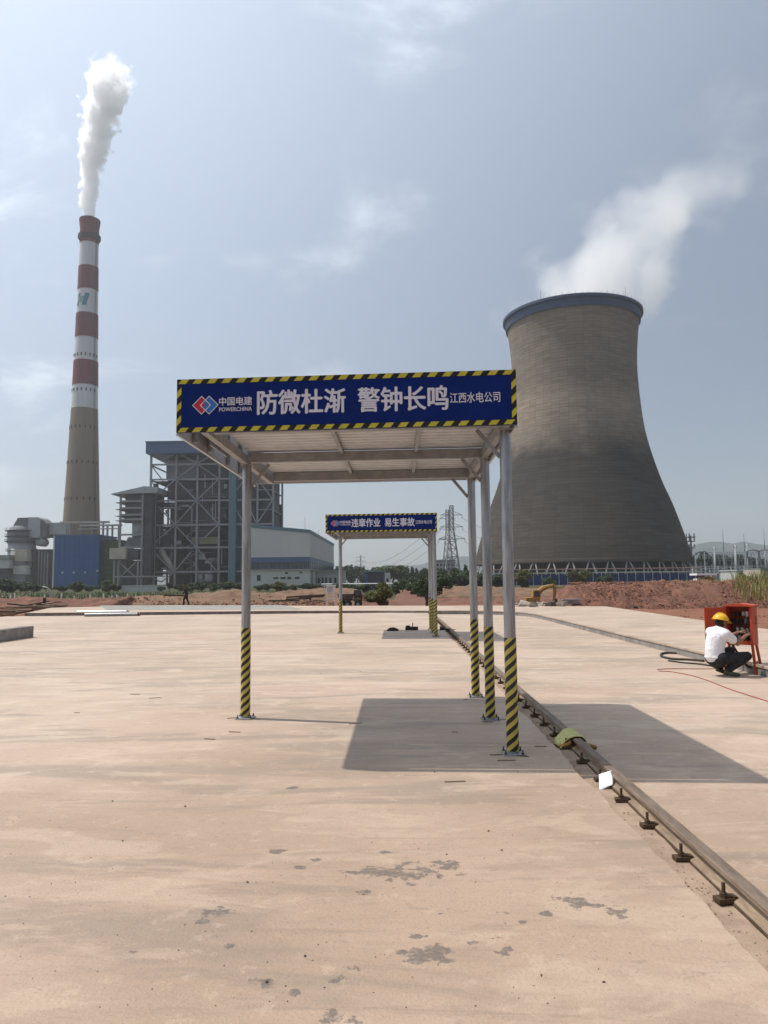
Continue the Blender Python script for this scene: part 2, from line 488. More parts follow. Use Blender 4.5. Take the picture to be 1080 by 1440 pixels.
def wrap_mat(name, r, pitch=0.097, starts=3):
    """adhesive hazard film wound round a post: slanted stripes in object space"""
    m = bpy.data.materials.new(name)
    MATS[name] = m
    m.use_nodes = True
    n, l = m.node_tree.nodes, m.node_tree.links
    b = n['Principled BSDF']
    b.inputs['Roughness'].default_value = 0.45
    tc = N(n, 'ShaderNodeTexCoord')
    s = N(n, 'ShaderNodeSeparateXYZ')
    l.new(tc.outputs['Object'], s.inputs[0])
    neg = N(n, 'ShaderNodeMath', operation='MULTIPLY', i_1=-1.0)
    l.new(s.outputs['Y'], neg.inputs[0])
    an = N(n, 'ShaderNodeMath', operation='ARCTAN2')
    l.new(s.outputs['X'], an.inputs[0])
    l.new(neg.outputs[0], an.inputs[1])
    k = N(n, 'ShaderNodeMath', operation='MULTIPLY', i_1=starts / (2 * pi))
    l.new(an.outputs[0], k.inputs[0])
    z = N(n, 'ShaderNodeMath', operation='DIVIDE', i_1=pitch)
    l.new(s.outputs['Z'], z.inputs[0])
    d = N(n, 'ShaderNodeMath', operation='SUBTRACT')
    l.new(z.outputs[0], d.inputs[0])
    l.new(k.outputs[0], d.inputs[1])
    fr = N(n, 'ShaderNodeMath', operation='FRACT')
    l.new(d.outputs[0], fr.inputs[0])
    gt = N(n, 'ShaderNodeMath', operation='GREATER_THAN', i_1=0.5)
    l.new(fr.outputs[0], gt.inputs[0])
    nz = N(n, 'ShaderNodeTexNoise', i_Scale=14.0, i_Detail=5.0)
    l.new(tc.outputs['Object'], nz.inputs['Vector'])
    yy = N(n, 'ShaderNodeMix', data_type='RGBA')
    yy.inputs['A'].default_value = (0.40, 0.31, 0.06, 1)
    yy.inputs['B'].default_value = (0.60, 0.49, 0.09, 1)
    l.new(nz.outputs['Fac'], yy.inputs['Factor'])
    x = N(n, 'ShaderNodeMix', data_type='RGBA')
    x.inputs['A'].default_value = (0.014, 0.012, 0.012, 1)
    l.new(gt.outputs[0], x.inputs['Factor'])
    l.new(yy.outputs['Result'], x.inputs['B'])
    l.new(x.outputs['Result'], b.inputs['Base Color'])


wrap_mat('hazard_wrap', 0.057)


def shell_mat(zc):
    """cast concrete shell: lift rings, formwork grid, weathered zones"""
    m = bpy.data.materials.new('tower_shell')
    MATS['tower_shell'] = m
    m.use_nodes = True
    n, l = m.node_tree.nodes, m.node_tree.links
    b = n['Principled BSDF']
    b.inputs['Roughness'].default_value = 0.92
    b.inputs['Specular IOR Level'].default_value = 0.15
    tc = N(n, 'ShaderNodeTexCoord')
    s = N(n, 'ShaderNodeSeparateXYZ')
    l.new(tc.outputs['Object'], s.inputs[0])
    an = N(n, 'ShaderNodeMath', operation='ARCTAN2')
    l.new(s.outputs['X'], an.inputs[0])
    l.new(s.outputs['Y'], an.inputs[1])
    u = N(n, 'ShaderNodeMath', operation='MULTIPLY', i_1=32.0)
    l.new(an.outputs[0], u.inputs[0])
    cb = N(n, 'ShaderNodeCombineXYZ')
    l.new(u.outputs[0], cb.inputs[0])
    l.new(s.outputs['Z'], cb.inputs[1])
    br = N(n, 'ShaderNodeTexBrick')
    br.offset = 0.0
    br.inputs['Scale'].default_value = 1.0
    br.inputs['Brick Width'].default_value = 4.1
    br.inputs['Row Height'].default_value = 1.30
    br.inputs['Mortar Size'].default_value = 0.10
    br.inputs['Mortar Smooth'].default_value = 0.3
    br.inputs['Color1'].default_value = (1, 1, 1, 1)
    br.inputs['Color2'].default_value = (0.76, 0.76, 0.76, 1)
    br.inputs['Mortar'].default_value = (0.60, 0.58, 0.56, 1)
    l.new(cb.outputs[0], br.inputs['Vector'])
    nz = N(n, 'ShaderNodeTexNoise', i_Scale=0.045, i_Detail=7.0, i_Roughness=0.62)
    l.new(tc.outputs['Object'], nz.inputs['Vector'])
    ad = N(n, 'ShaderNodeMath', operation='MULTIPLY_ADD')
    l.new(nz.outputs['Fac'], ad.inputs[0])
    ad.inputs[1].default_value = 26.0
    l.new(s.outputs['Z'], ad.inputs[2])
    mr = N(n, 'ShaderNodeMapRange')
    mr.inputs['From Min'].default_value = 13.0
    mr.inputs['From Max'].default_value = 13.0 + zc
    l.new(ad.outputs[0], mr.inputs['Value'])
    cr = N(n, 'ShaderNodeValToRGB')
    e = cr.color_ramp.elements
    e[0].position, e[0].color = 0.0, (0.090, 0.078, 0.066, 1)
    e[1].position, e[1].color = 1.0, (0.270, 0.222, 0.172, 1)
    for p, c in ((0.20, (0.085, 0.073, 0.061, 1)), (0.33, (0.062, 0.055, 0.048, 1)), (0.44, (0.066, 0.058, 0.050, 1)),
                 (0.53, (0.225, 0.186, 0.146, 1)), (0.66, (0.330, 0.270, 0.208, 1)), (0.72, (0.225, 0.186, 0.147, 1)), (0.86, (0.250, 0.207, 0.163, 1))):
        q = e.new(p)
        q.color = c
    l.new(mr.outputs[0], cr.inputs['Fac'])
    ns = N(n, 'ShaderNodeTexNoise', i_Scale=0.35, i_Detail=6.0, i_Roughness=0.7)
    mp = N(n, 'ShaderNodeMapping')
    mp.inputs['Scale'].default_value = (0.22, 0.22, 2.2)
    l.new(tc.outputs['Object'], mp.inputs['Vector'])
    l.new(mp.outputs[0], ns.inputs['Vector'])
    r2 = N(n, 'ShaderNodeMapRange')
    r2.inputs['From Min'].default_value = 0.3
    r2.inputs['From Max'].default_value = 0.7
    r2.inputs['To Min'].default_value = 0.76
    r2.inputs['To Max'].default_value = 1.18
    l.new(ns.outputs['Fac'], r2.inputs['Value'])
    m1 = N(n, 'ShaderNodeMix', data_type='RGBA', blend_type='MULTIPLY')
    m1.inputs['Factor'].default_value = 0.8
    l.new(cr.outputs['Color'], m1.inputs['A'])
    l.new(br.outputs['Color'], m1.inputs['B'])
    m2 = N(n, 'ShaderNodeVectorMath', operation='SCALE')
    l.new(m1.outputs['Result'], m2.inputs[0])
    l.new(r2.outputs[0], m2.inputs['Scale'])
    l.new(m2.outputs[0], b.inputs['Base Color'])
    bp = N(n, 'ShaderNodeBump', i_Strength=0.5, i_Distance=0.12)
    l.new(br.outputs['Fac'], bp.inputs['Height'])
    bp.invert = True
    l.new(bp.outputs[0], b.inputs['Normal'])


# ------------------------------------------------------------------ mesh helpers
class MB:
    def __init__(self):
        self.v, self.f = [], []

    def add(self, vs, fs):
        k = len(self.v)
        self.v += [tuple(p) for p in vs]
        self.f += [tuple(i + k for i in q) for q in fs]
        return self

    def box(self, x0, x1, y0, y1, z0, z1):
        return self.add([(x0, y0, z0), (x1, y0, z0), (x1, y1, z0), (x0, y1, z0), (x0, y0, z1), (x1, y0, z1), (x1, y1, z1), (x0, y1, z1)],
                        [(3, 2, 1, 0), (4, 5, 6, 7), (0, 1, 5, 4), (1, 2, 6, 5), (2, 3, 7, 6), (3, 0, 4, 7)])

    def obox(self, c, s, rot=(0, 0, 0)):
        from mathutils import Euler
        R = Euler(rot).to_matrix()
        vs = []
        for z in (-1, 1):
            for x, y in ((-1, -1), (1, -1), (1, 1), (-1, 1)):
                vs.append(Vector(c) + R @ Vector((x * s[0] / 2, y * s[1] / 2, z * s[2] / 2)))
        return self.add(vs, [(3, 2, 1, 0), (4, 5, 6, 7), (0, 1, 5, 4), (1, 2, 6, 5), (2, 3, 7, 6), (3, 0, 4, 7)])

    def _frame(self, p, q):
        d = (Vector(q) - Vector(p)).normalized()
        a = Vector((0, 0, 1)) if abs(d.z) < 0.95 else Vector((0, 1, 0))
        u = d.cross(a).normalized()
        w = u.cross(d).normalized()
        return u, w

    def bar(self, p, q, w, h=None):
        h = h or w
        p, q = Vector(p), Vector(q)
        u, t = self._frame(p, q)
        vs = []
        for e in (p, q):
            for a, c in ((-1, -1), (1, -1), (1, 1), (-1, 1)):
                vs.append(e + u * a * w / 2 + t * c * h / 2)
        return self.add(vs, [(0, 1, 2, 3), (7, 6, 5, 4), (1, 0, 4, 5), (2, 1, 5, 6), (3, 2, 6, 7), (0, 3, 7, 4)])

    def tube(self, p, q, r0, r1=None, n=12):
        r1 = r0 if r1 is None else r1
        p, q = Vector(p), Vector(q)
        u, t = self._frame(p, q)
        vs = []
        for e, r in ((p, r0), (q, r1)):
            for i in range(n):
                a = 2 * pi * i / n
                vs.append(e + (u * cos(a) + t * sin(a)) * r)
        fs = [(i, i + n, (i + 1) % n + n, (i + 1) % n) for i in range(n)]
        return self.add(vs, fs + [tuple(range(n)), tuple(range(2 * n - 1, n - 1, -1))])

    def path(self, pts, r, n=6):
        pts = [Vector(p) for p in pts]
        vs = []
        for i, p in enumerate(pts):
            a, b = pts[max(0, i - 1)], pts[min(len(pts) - 1, i + 1)]
            u, t = self._frame(a, b)
            rr = r[i] if isinstance(r, (list, tuple)) else r
            for k in range(n):
                g = 2 * pi * k / n
                vs.append(p + (u * cos(g) + t * sin(g)) * rr)
        fs = []
        for i in range(len(pts) - 1):
            for k in range(n):
                fs.append((i * n + k, (i + 1) * n + k, (i + 1) * n + (k + 1) % n, i * n + (k + 1) % n))
        e = (len(pts) - 1) * n
        return self.add(vs, fs + [tuple(range(n)), tuple(range(e + n - 1, e - 1, -1))])

    def lathe(self, prof, n=32, c=(0, 0), close=False, a0=0, a1=2 * pi):
        full = abs(a1 - a0 - 2 * pi) < 1e-6
        cnt = n if full else n + 1
        vs = []
        for r, z in prof:
            for i in range(cnt):
                a = a0 + (a1 - a0) * i / n
                vs.append((c[0] + r * sin(a), c[1] - r * cos(a), z))
        fs = []
        for j in range(len(prof) - 1):
            for i in range(n):
                k = (i + 1) % cnt
                fs.append((j * cnt + i, j * cnt + k, (j + 1) * cnt + k, (j + 1) * cnt + i))
        if close:
            fs.append(tuple(range(cnt - 1, -1, -1)))
            e = (len(prof) - 1) * cnt
            fs.append(tuple(range(e, e + cnt)))
        return self.add(vs, fs)

    def prism(self, outline, z0, z1):
        """outline in XY, counter clockwise, extruded in Z"""
        k = len(outline)
        vs = [(x, y, z0) for x, y in outline] + [(x, y, z1) for x, y in outline]
        fs = [tuple(range(k - 1, -1, -1)), tuple(range(k, 2 * k))] + [(i, (i + 1) % k, (i + 1) % k + k, i + k) for i in range(k)]
        return self.add(vs, fs)

    def prism_y(self, outline, y0, y1):
        """outline in XZ extruded along Y"""
        k = len(outline)
        vs = [(x, y0, z) for x, z in outline] + [(x, y1, z) for x, z in outline]
        fs = [tuple(range(k)), tuple(range(2 * k - 1, k - 1, -1))] + [(i, i + k, (i + 1) % k + k, (i + 1) % k) for i in range(k)]
        return self.add(vs, fs)

    def ball(self, c, r, n=10, m=6):
        r = r if isinstance(r, (tuple, list)) else (r, r, r)
        vs = [(c[0], c[1], c[2] - r[2])]
        for j in range(1, m):
            t = pi * j / m
            for i in range(n):
                a = 2 * pi * i / n
                vs.append((c[0] + r[0] * sin(t) * cos(a), c[1] + r[1] * sin(t) * sin(a), c[2] - r[2] * cos(t)))
        vs.append((c[0], c[1], c[2] + r[2]))
        fs = [(0, 1 + (i + 1) % n, 1 + i) for i in range(n)]
        for j in range(m - 2):
            for i in range(n):
                a, b_ = 1 + j * n + i, 1 + j * n + (i + 1) % n
                fs.append((a, b_, b_ + n, a + n))
        e = 1 + (m - 2) * n
        fs += [(e + i, e + (i + 1) % n, len(vs) - 1) for i in range(n)]
        return self.add(vs, fs)

    def mesh(self, name, smooth=False):
        me = bpy.data.meshes.new(name)
        me.from_pydata(self.v, [], self.f)
        me.update()
        if smooth:
            me.polygons.foreach_set('use_smooth', [True] * len(me.polygons))
            if smooth == 'angle':
                me.set_sharp_from_angle(angle=radians(40))
        return me

    def build(self, name, material, parent=None, smooth=False, keep=True):
        return link(name, self.mesh(name, smooth), material, parent, keep)


def link(name, me, material, parent=None, keep=True):
    o = bpy.data.objects.new(name, me)
    COL.objects.link(o)
    if material and not me.materials:
        me.materials.append(MATS[material])
    if parent:
        o.parent = parent
        if keep:                                # mesh given in world coordinates
            o.matrix_parent_inverse = (Matrix.Translation(parent.location) @ parent.rotation_euler.to_matrix().to_4x4()).inverted()
    return o


def tag(o, label, cat, group=None, kind=None):
    if label:
        o['label'] = label
    if cat:
        o['category'] = cat
    if group:
        o['group'] = group
    if kind or cat:
        o['kind'] = kind or 'thing'
    return o


def struct(o, label=None):
    o['kind'] = 'structure'
    if label:
        o['label'] = label
    return o


def thing(name, label, cat, loc=(0, 0, 0), rotz=0.0, group=None):
    o = bpy.data.objects.new(name, None)
    o.empty_display_size = 0.3
    COL.objects.link(o)
    o.location = loc
    o.rotation_euler = (0, 0, rotz)
    return tag(o, label, cat, group)


def copy_tree(o, parent=None, label=None):
    c = o.copy()
    COL.objects.link(c)
    c.parent = parent
    if label:
        c['label'] = label
    for ch in list(o.children):
        copy_tree(ch, c)
    return c


def bevel(o, w, seg=1):
    m = o.modifiers.new('bevel', 'BEVEL')
    m.width = w
    m.segments = seg
    m.limit_method = 'ANGLE'
    return o


ORD = ['first', 'second', 'third', 'fourth', 'fifth', 'sixth', 'seventh', 'eighth', 'ninth', 'tenth', 'eleventh', 'twelfth', 'thirteenth', 'fourteenth', 'fifteenth', 'sixteenth', 'seventeenth', 'eighteenth', 'nineteenth', 'twentieth']


# ================================================================== THE SETTING
def grid_sheet(xs, ys, zf):
    mb = MB()
    vs = [(x, y, zf(x, y)) for y in ys for x in xs]
    n = len(xs)
    fs = [(j * n + i, j * n + i + 1, (j + 1) * n + i + 1, (j + 1) * n + i) for j in range(len(ys) - 1) for i in range(n - 1)]
    return mb.add(vs, fs)


xs = [-4200, -2600, -1500, -900, -600, -400, -280, -200, -150, -110, -85] + [-70 + 2 * i for i in range(71)] + [85, 110, 150, 200, 280, 400, 600, 900, 1500, 2600, 4200]
ys = [-300, -100, -40, -15] + [2 * i for i in range(0, 60)] + [130, 150, 180, 220, 270, 330, 400, 500, 700, 1000, 1500, 2200, 3000, 4000, 5200]


def ground_z(x, y):
    z = -0.34 + 0.07 * fb(x * 0.25, y * 0.25)
    if y > 130:
        z = -0.3
    if y > 1500:
        z = 2.0
    return z


struct(grid_sheet(xs, ys, ground_z).build('ground', 'ground_soil', smooth=True))


# rail line runs a hair off the axis
def rail_x(y):
    return 1.745 - 0.0035 * y


Y_STEP = 38.5
# slab on the left of the rail, its trench side chipped
edge = []
y = -6.0
while y < Y_STEP:
    edge.append((1.488 - 0.0015 * y + 0.034 * fb(y * 1.7, 3.3) + 0.014 * fb(y * 11.0, 8.1), y))
    y += 0.05 if y < 14 else 0.3
out = [(-32, -6)] + edge + [(1.46, Y_STEP), (-20.5, Y_STEP), (-20.6, 37.5), (-32, 31)]
mb = MB().prism(out, -0.22, 0.0)
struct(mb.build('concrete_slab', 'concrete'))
# slab between rail and kerb
out = [(6.6, -6), (6.6, Y_STEP)] + [(rail_x(yy) + 0.085, yy) for yy in (Y_STEP, 30, 20, 10, -6)]
out = [(rail_x(-6) + 0.085, -6), (6.6, -6), (6.6, Y_STEP), (rail_x(Y_STEP) + 0.085, Y_STEP)]
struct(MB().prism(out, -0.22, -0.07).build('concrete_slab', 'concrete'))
# raised slab behind the kerb
kl = [(6.25, -6), (6.2, 10), (6.1, 20), (6.1, 30), (6.05, 33.5)]
for i in range(1, 7):
    a = pi / 2 * i / 6
    kl.append((6.05 - 4.2 * (1 - cos(a)), 33.5 + 4.4 * sin(a)))
kl += [(0.6, 38.2), (-5, 39.6), (-14, 39.9), (-20.4, 40.2)]
mb = MB()
out = [(10.9, -6), (10.8, 20), (10.9, 26), (11.6, 42), (7.2, 44.8), (1, 46.5), (-5, 48), (-16.5, 53), (-23.4, 49.6)] + kl[::-1]
# narrow channel for the rail is covered by the raised slab: the rail ends at the step
k = len(out)
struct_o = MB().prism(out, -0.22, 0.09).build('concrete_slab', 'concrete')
struct_o.data.materials.append(MATS['kerb'])
for p in struct_o.data.polygons:
    if abs(p.normal.z) < 0.5:
        p.material_index = 1
struct(struct_o)
# pale cast lip along the step
mb = MB()
for (a, b) in zip(kl[:-1], kl[1:]):
    d = Vector((b[0] - a[0], b[1] - a[1], 0)).normalized()
    nrm = Vector((d.y, -d.x, 0))
    c = [Vector((a[0], a[1], 0)) - nrm * 0.02, Vector((b[0], b[1], 0)) - nrm * 0.02, Vector((b[0], b[1], 0)) + nrm * 0.10, Vector((a[0], a[1], 0)) + nrm * 0.10]
    mb.add([(p.x, p.y, z) for z in (0.07, 0.108) for p in c], [(0, 1, 2, 3), (7, 6, 5, 4), (1, 0, 4, 5), (2, 1, 5, 6), (3, 2, 6, 7), (0, 3, 7, 4)])
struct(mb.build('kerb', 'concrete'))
# trench floor under the rail
struct(grid_sheet([1.2, 1.35, 1.42, 1.48, 1.54, 1.60, 1.67], [-6 + 0.1 * i for i in range(446)], lambda x, y: -0.042 + 0.010 * fb(x * 5, y * 5)).build('rail_bed', 'bed', smooth=True))
# greyer apron at the far left
p0, p1, p2, p3 = on(150, 857, .12), on(425, 856, .12), on(398, 850.5, .12), on(140, 851, .12)
mb = MB().prism([(p.x, p.y) for p in (p0, p1, p2, p3)], 0.03, 0.098)
struct(mb.build('pavement', 'grey_patch'))


# ---- hills
def ridge(px0, px1, tops, Y, label):
    mb = MB()
    vs, fs = [], []
    n = 60
    for i in range(n + 1):
        px = px0 + (px1 - px0) * i / n
        t = i / n * (len(tops) - 1)
        a = int(min(t, len(tops) - 2))
        py = tops[a] + (tops[a + 1] - tops[a]) * (t - a)
        p = at(px, py, Y)
        h = p.z + 14 * fb(px * 0.05, Y * 0.01)
        for d, k in ((-500, 0.0), (-300, 0.35), (-120, 0.8), (0, 1.0), (220, 0.6), (500, 0.0)):
            vs.append((p.x * (Y + d) / Y, Y + d, -5 + (h + 5) * k))
    for i in range(n):
        for j in range(5):
            fs.append((i * 6 + j, (i + 1) * 6 + j, (i + 1) * 6 + j + 1, i * 6 + j + 1))
    return struct(mb.add(vs, fs).build('hills', 'hill', smooth=True))


ridge(560, 1500, [800, 786, 778, 781, 788, 785, 772, 762, 764, 770, 775, 768, 772, 785, 795, 800], 2900, '')
ridge(-260, 760, [800, 798, 803, 800, 806, 808, 804, 806, 800, 806, 812], 3000, '')


# ---- banks of dug earth
def bank(crest, Y, near, far, material, seed, rough=0.35, nx=150, name='earth_bank', yslope=0.0):
    pts = [at(px, py, Y + yslope * (px - crest[0][0])) for px, py in crest]
    vs, fs = [], []
    cols = 21
    for i in range(nx + 1):
        t = i / nx * (len(pts) - 1)
        a = int(min(t, len(pts) - 2))
        s = t - a
        s = s * s * (3 - 2 * s)
        p = pts[a].lerp(pts[a + 1], s)
        p.x = pts[a].x + (pts[a + 1].x - pts[a].x) * (t - a)
        e = min(1.0, min(i, nx - i) / 5.0)
        for j in range(cols):
            u = j / (cols - 1) * 2 - 1
            yy = p.y + (u * near if u < 0 else u * far)
            k = max(0.0, cos(u * pi / 2)) ** 0.8
            z = -0.42 + (p.z + 0.42) * k * e
            if 0 < j < cols - 1:
                z += rough * k * (0.42 * fb(p.x * 0.9 + seed, yy * 0.9, 2.0) + 0.16 * fb(p.x * 3.7, yy * 2.6, seed, 3))
                yy += 0.3 * fb(p.x * 0.7, yy * 0.7, seed)
            vs.append((p.x + 0.2 * fb(yy, p.x * 0.5, seed), yy, z))
    for i in range(nx):
        for j in range(cols - 1):
            fs.append((i * cols + j, (i + 1) * cols + j, (i + 1) * cols + j + 1, i * cols + j + 1))
    return struct(MB().add(vs, fs).build(name, material, smooth=True))


bank([(-60, 845), (0, 842), (60, 840), (100, 843), (150, 842), (190, 839)], 60, 5, 4, 'earth', 3)
bank([(170, 841), (215, 838), (255, 836), (290, 834), (330, 829), (350, 831), (372, 834), (385, 833), (410, 831), (440, 828), (470, 827), (500, 829), (520, 840)], 64, 6, 6, 'earth_brown', 9)
bank([(590, 846), (610, 842), (650, 841), (690, 840), (760, 838), (790, 846)], 66, 5, 5, 'earth', 14)
bank([(600, 832), (625, 825), (660, 824), (700, 826), (760, 827), (800, 830)], 98, 7, 6, 'earth_brown', 21, 0.25)
bank([(770, 846), (792, 826), (815, 823), (850, 822), (900, 821), (940, 817), (985, 818), (1030, 817), (1080, 815), (1180, 817)], 54, 5.5, 5, 'earth', 33, 0.75, nx=220)
bank([(560, 848), (530, 846), (500, 846), (440, 846)][::-1], 60, 3, 3, 'earth', 41, 0.2)

# loose clods over the right bank and the bare ground
mb = MB()
rr = random.Random(5)
for i in range(3600):
    px = rr.uniform(770, 1110)
    Y = rr.uniform(47.8, 55) if rr.random() < 0.85 else rr.uniform(24, 48)
    x = at(px, 835, Y).x
    if x < 12.2:
        continue
    r = rr.uniform(0.03, 0.085) * (1 + 0.9 * (rr.random() < 0.08))
    t = min(1, max(0, (Y - 48.5) / 5.5))
    zc = at(900, 820, 54).z
    z = -0.36 + (zc + 0.42) * max(0, sin(t * pi / 2)) ** 0.85
    c = Vector((x, Y, z + r * 0.2))
    vs = [c + Vector((sx * r * rr.uniform(.6, 1.2), sy * r * rr.uniform(.6, 1.2), sz * r * rr.uniform(.5, .9))) for sx, sy, sz in ((1, 0, 0), (-1, 0, 0), (0, 1, 0), (0, -1, 0), (0, 0, 1), (0, 0, -1))]
    mb.add(vs, [(0, 2, 4), (2, 1, 4), (1, 3, 4), (3, 0, 4), (2, 0, 5), (1, 2, 5), (3, 1, 5), (0, 3, 5)])
tag(mb.build('earth_clods', 'clod'), 'loose red clods strewn over the dug bank on the right', 'soil', kind='stuff')
mb = MB()
for i in range(1500):
    px = rr.uniform(-20, 470)
    Y = rr.uniform(54.5, 62)
    x = at(px, 835, Y).x
    r = rr.uniform(0.04, 0.14)
    z = -0.3 + 0.95 * max(0, min(1, (Y - 55) / 7)) * rr.uniform(0.4, 1)
    c = Vector((x, Y, z))
    vs = [c + Vector((sx * r * rr.uniform(.6, 1.4), sy * r, sz * r * rr.uniform(.5, .9))) for sx, sy, sz in ((1, 0, 0), (-1, 0, 0), (0, 1, 0), (0, -1, 0), (0, 0, 1), (0, 0, -1))]
    mb.add(vs, [(0, 2, 4), (2, 1, 4), (1, 3, 4), (3, 0, 4), (2, 0, 5), (1, 2, 5), (3, 1, 5), (0, 3, 5)])
tag(mb.build('earth_clods', 'clod'), 'brown clods and rubble along the foot of the left banks', 'soil', kind='stuff')

# red dirt track leading away between the bushes
struct(MB().prism([(-0.6, 49), (3.4, 49), (3.0, 70), (2.6, 120), (2.2, 200), (0.2, 200), (-0.2, 120), (-0.6, 70)], -0.3, -0.16).build('dirt_track', 'earth'))


# ================================================================== RAIL
rail = thing('crane_rail', 'rusty brown steel rail with bolted clips sunk along the concrete slab', 'rail', (1.75, 3, -0.1))
hw, fw_, wb = 0.040, 0.062, 0.012
prof = [(-fw_, -0.034), (fw_, -0.034), (fw_, -0.024), (wb + 0.006, -0.012), (wb, -0.004), (wb, 0.020), (hw - 0.004, 0.028), (hw, 0.034),
        (hw, 0.054), (hw - 0.008, 0.060), (-hw + 0.008, 0.060), (-hw, 0.054), (-hw, 0.034), (-hw + 0.004, 0.028), (-wb, 0.020), (-wb, -0.004), (-wb - 0.006, -0.012), (-fw_, -0.024)]
mb = MB()
y0, y1 = -3.0, 37.9
kk = len(prof)
mb.add([(rail_x(y0) + a, y0, z) for a, z in prof] + [(rail_x(y1) + a, y1, z) for a, z in prof],
       [tuple(range(kk)), tuple(range(2 * kk - 1, kk - 1, -1))] + [(i, i + kk, (i + 1) % kk + kk, (i + 1) % kk) for i in range(kk)])
bevel(mb.build('rail_bar', 'rail_steel', rail), 0.002)
mb = MB()
mb.add([(rail_x(y) + a, y, z) for y in (y0, y1) for a, z in ((-0.070, -0.060), (0.075, -0.060), (0.075, -0.034), (-0.070, -0.034))],
       [(0, 1, 2, 3), (7, 6, 5, 4), (0, 4, 5, 1), (1, 5, 6, 2), (2, 6, 7, 3), (3, 7, 4, 0)])
mb.build('sole_plate', 'rust_dark', rail)
clip_me = MB().obox((0, 0, 0.012), (0.085, 0.06, 0.024)).obox((0.028, 0, 0.026), (0.075, 0.045, 0.014), (0, 0.15, 0)).mesh('clip')
bolt_me = MB().tube((0, 0, 0.0), (0, 0, 0.095), 0.010, 0.010, 8).mesh('bolt')
nut_me = MB().tube((0, 0, 0.026), (0, 0, 0.046), 0.019, 0.019, 6).mesh('nut')
for me in (clip_me, bolt_me, nut_me):
    me.materials.append(MATS['rust_dark'])
rr = random.Random(3)
i = 0
y = 2.22
while y < 37.5:
    c = link('clip', clip_me, None, rail, keep=False)
    c.location = Vector((rail_x(y) - 0.102, y, -0.036)) - rail.location
    c.rotation_euler = (0, 0, rr.uniform(-0.25, 0.25))
    b_ = link('bolt', bolt_me, None, c, keep=False)
    b_.rotation_euler = (rr.uniform(-.06, .06), rr.uniform(-.06, .06), 0)
    link('nut', nut_me, None, c, keep=False)
    y += 0.575 + rr.uniform(-0.015, 0.015)


# crumbs of grout and soil in the trench
mb = MB()
for _ in range(700):
    yy = 2.2 + 20 * rr.random() ** 1.6
    x = rail_x(yy) - rr.uniform(0.10, 0.24)
    r = rr.uniform(0.002, 0.008)
    c = Vector((x, yy, -0.042 + r * 0.5))
    vs = [c + Vector((sx * r * rr.uniform(.6, 1.4), sy * r * rr.uniform(.6, 1.6), sz * r * .7)) for sx, sy, sz in ((1, 0, 0), (-1, 0, 0), (0, 1, 0), (0, -1, 0), (0, 0, 1), (0, 0, -1))]
    mb.add(vs, [(0, 2, 4), (2, 1, 4), (1, 3, 4), (3, 0, 4), (2, 0, 5), (1, 2, 5), (3, 1, 5), (0, 3, 5)])
tag(mb.build('grout_crumbs', 'bed'), 'crumbs of grout and soil lying in the rail trench', 'debris', kind='stuff')


# ================================================================== CANOPIES
FONT_CACHE = {}


def text_mesh(body, bold):
    key = (body, bold)
    if key in FONT_CACHE:
        return FONT_CACHE[key]
    c = bpy.data.curves.new('lettering', 'FONT')
    c.body = body
    c.offset = bold
    c.resolution_u = 3
    o = bpy.data.objects.new('lettering', c)
    COL.objects.link(o)
    bpy.context.view_layer.update()
    me = bpy.data.meshes.new_from_object(o.evaluated_get(bpy.context.evaluated_depsgraph_get()))
    bpy.data.objects.remove(o)
    vs = [v.co.copy() for v in me.vertices]
    fs = [tuple(p.vertices) for p in me.polygons]
    x0, x1 = min(v.x for v in vs), max(v.x for v in vs)
    y0, y1 = min(v.y for v in vs), max(v.y for v in vs)
    bpy.data.meshes.remove(me)
    FONT_CACHE[key] = ([((v.x - x0) / (x1 - x0), (v.y - y0) / (y1 - y0)) for v in vs], fs)
    return FONT_CACHE[key]


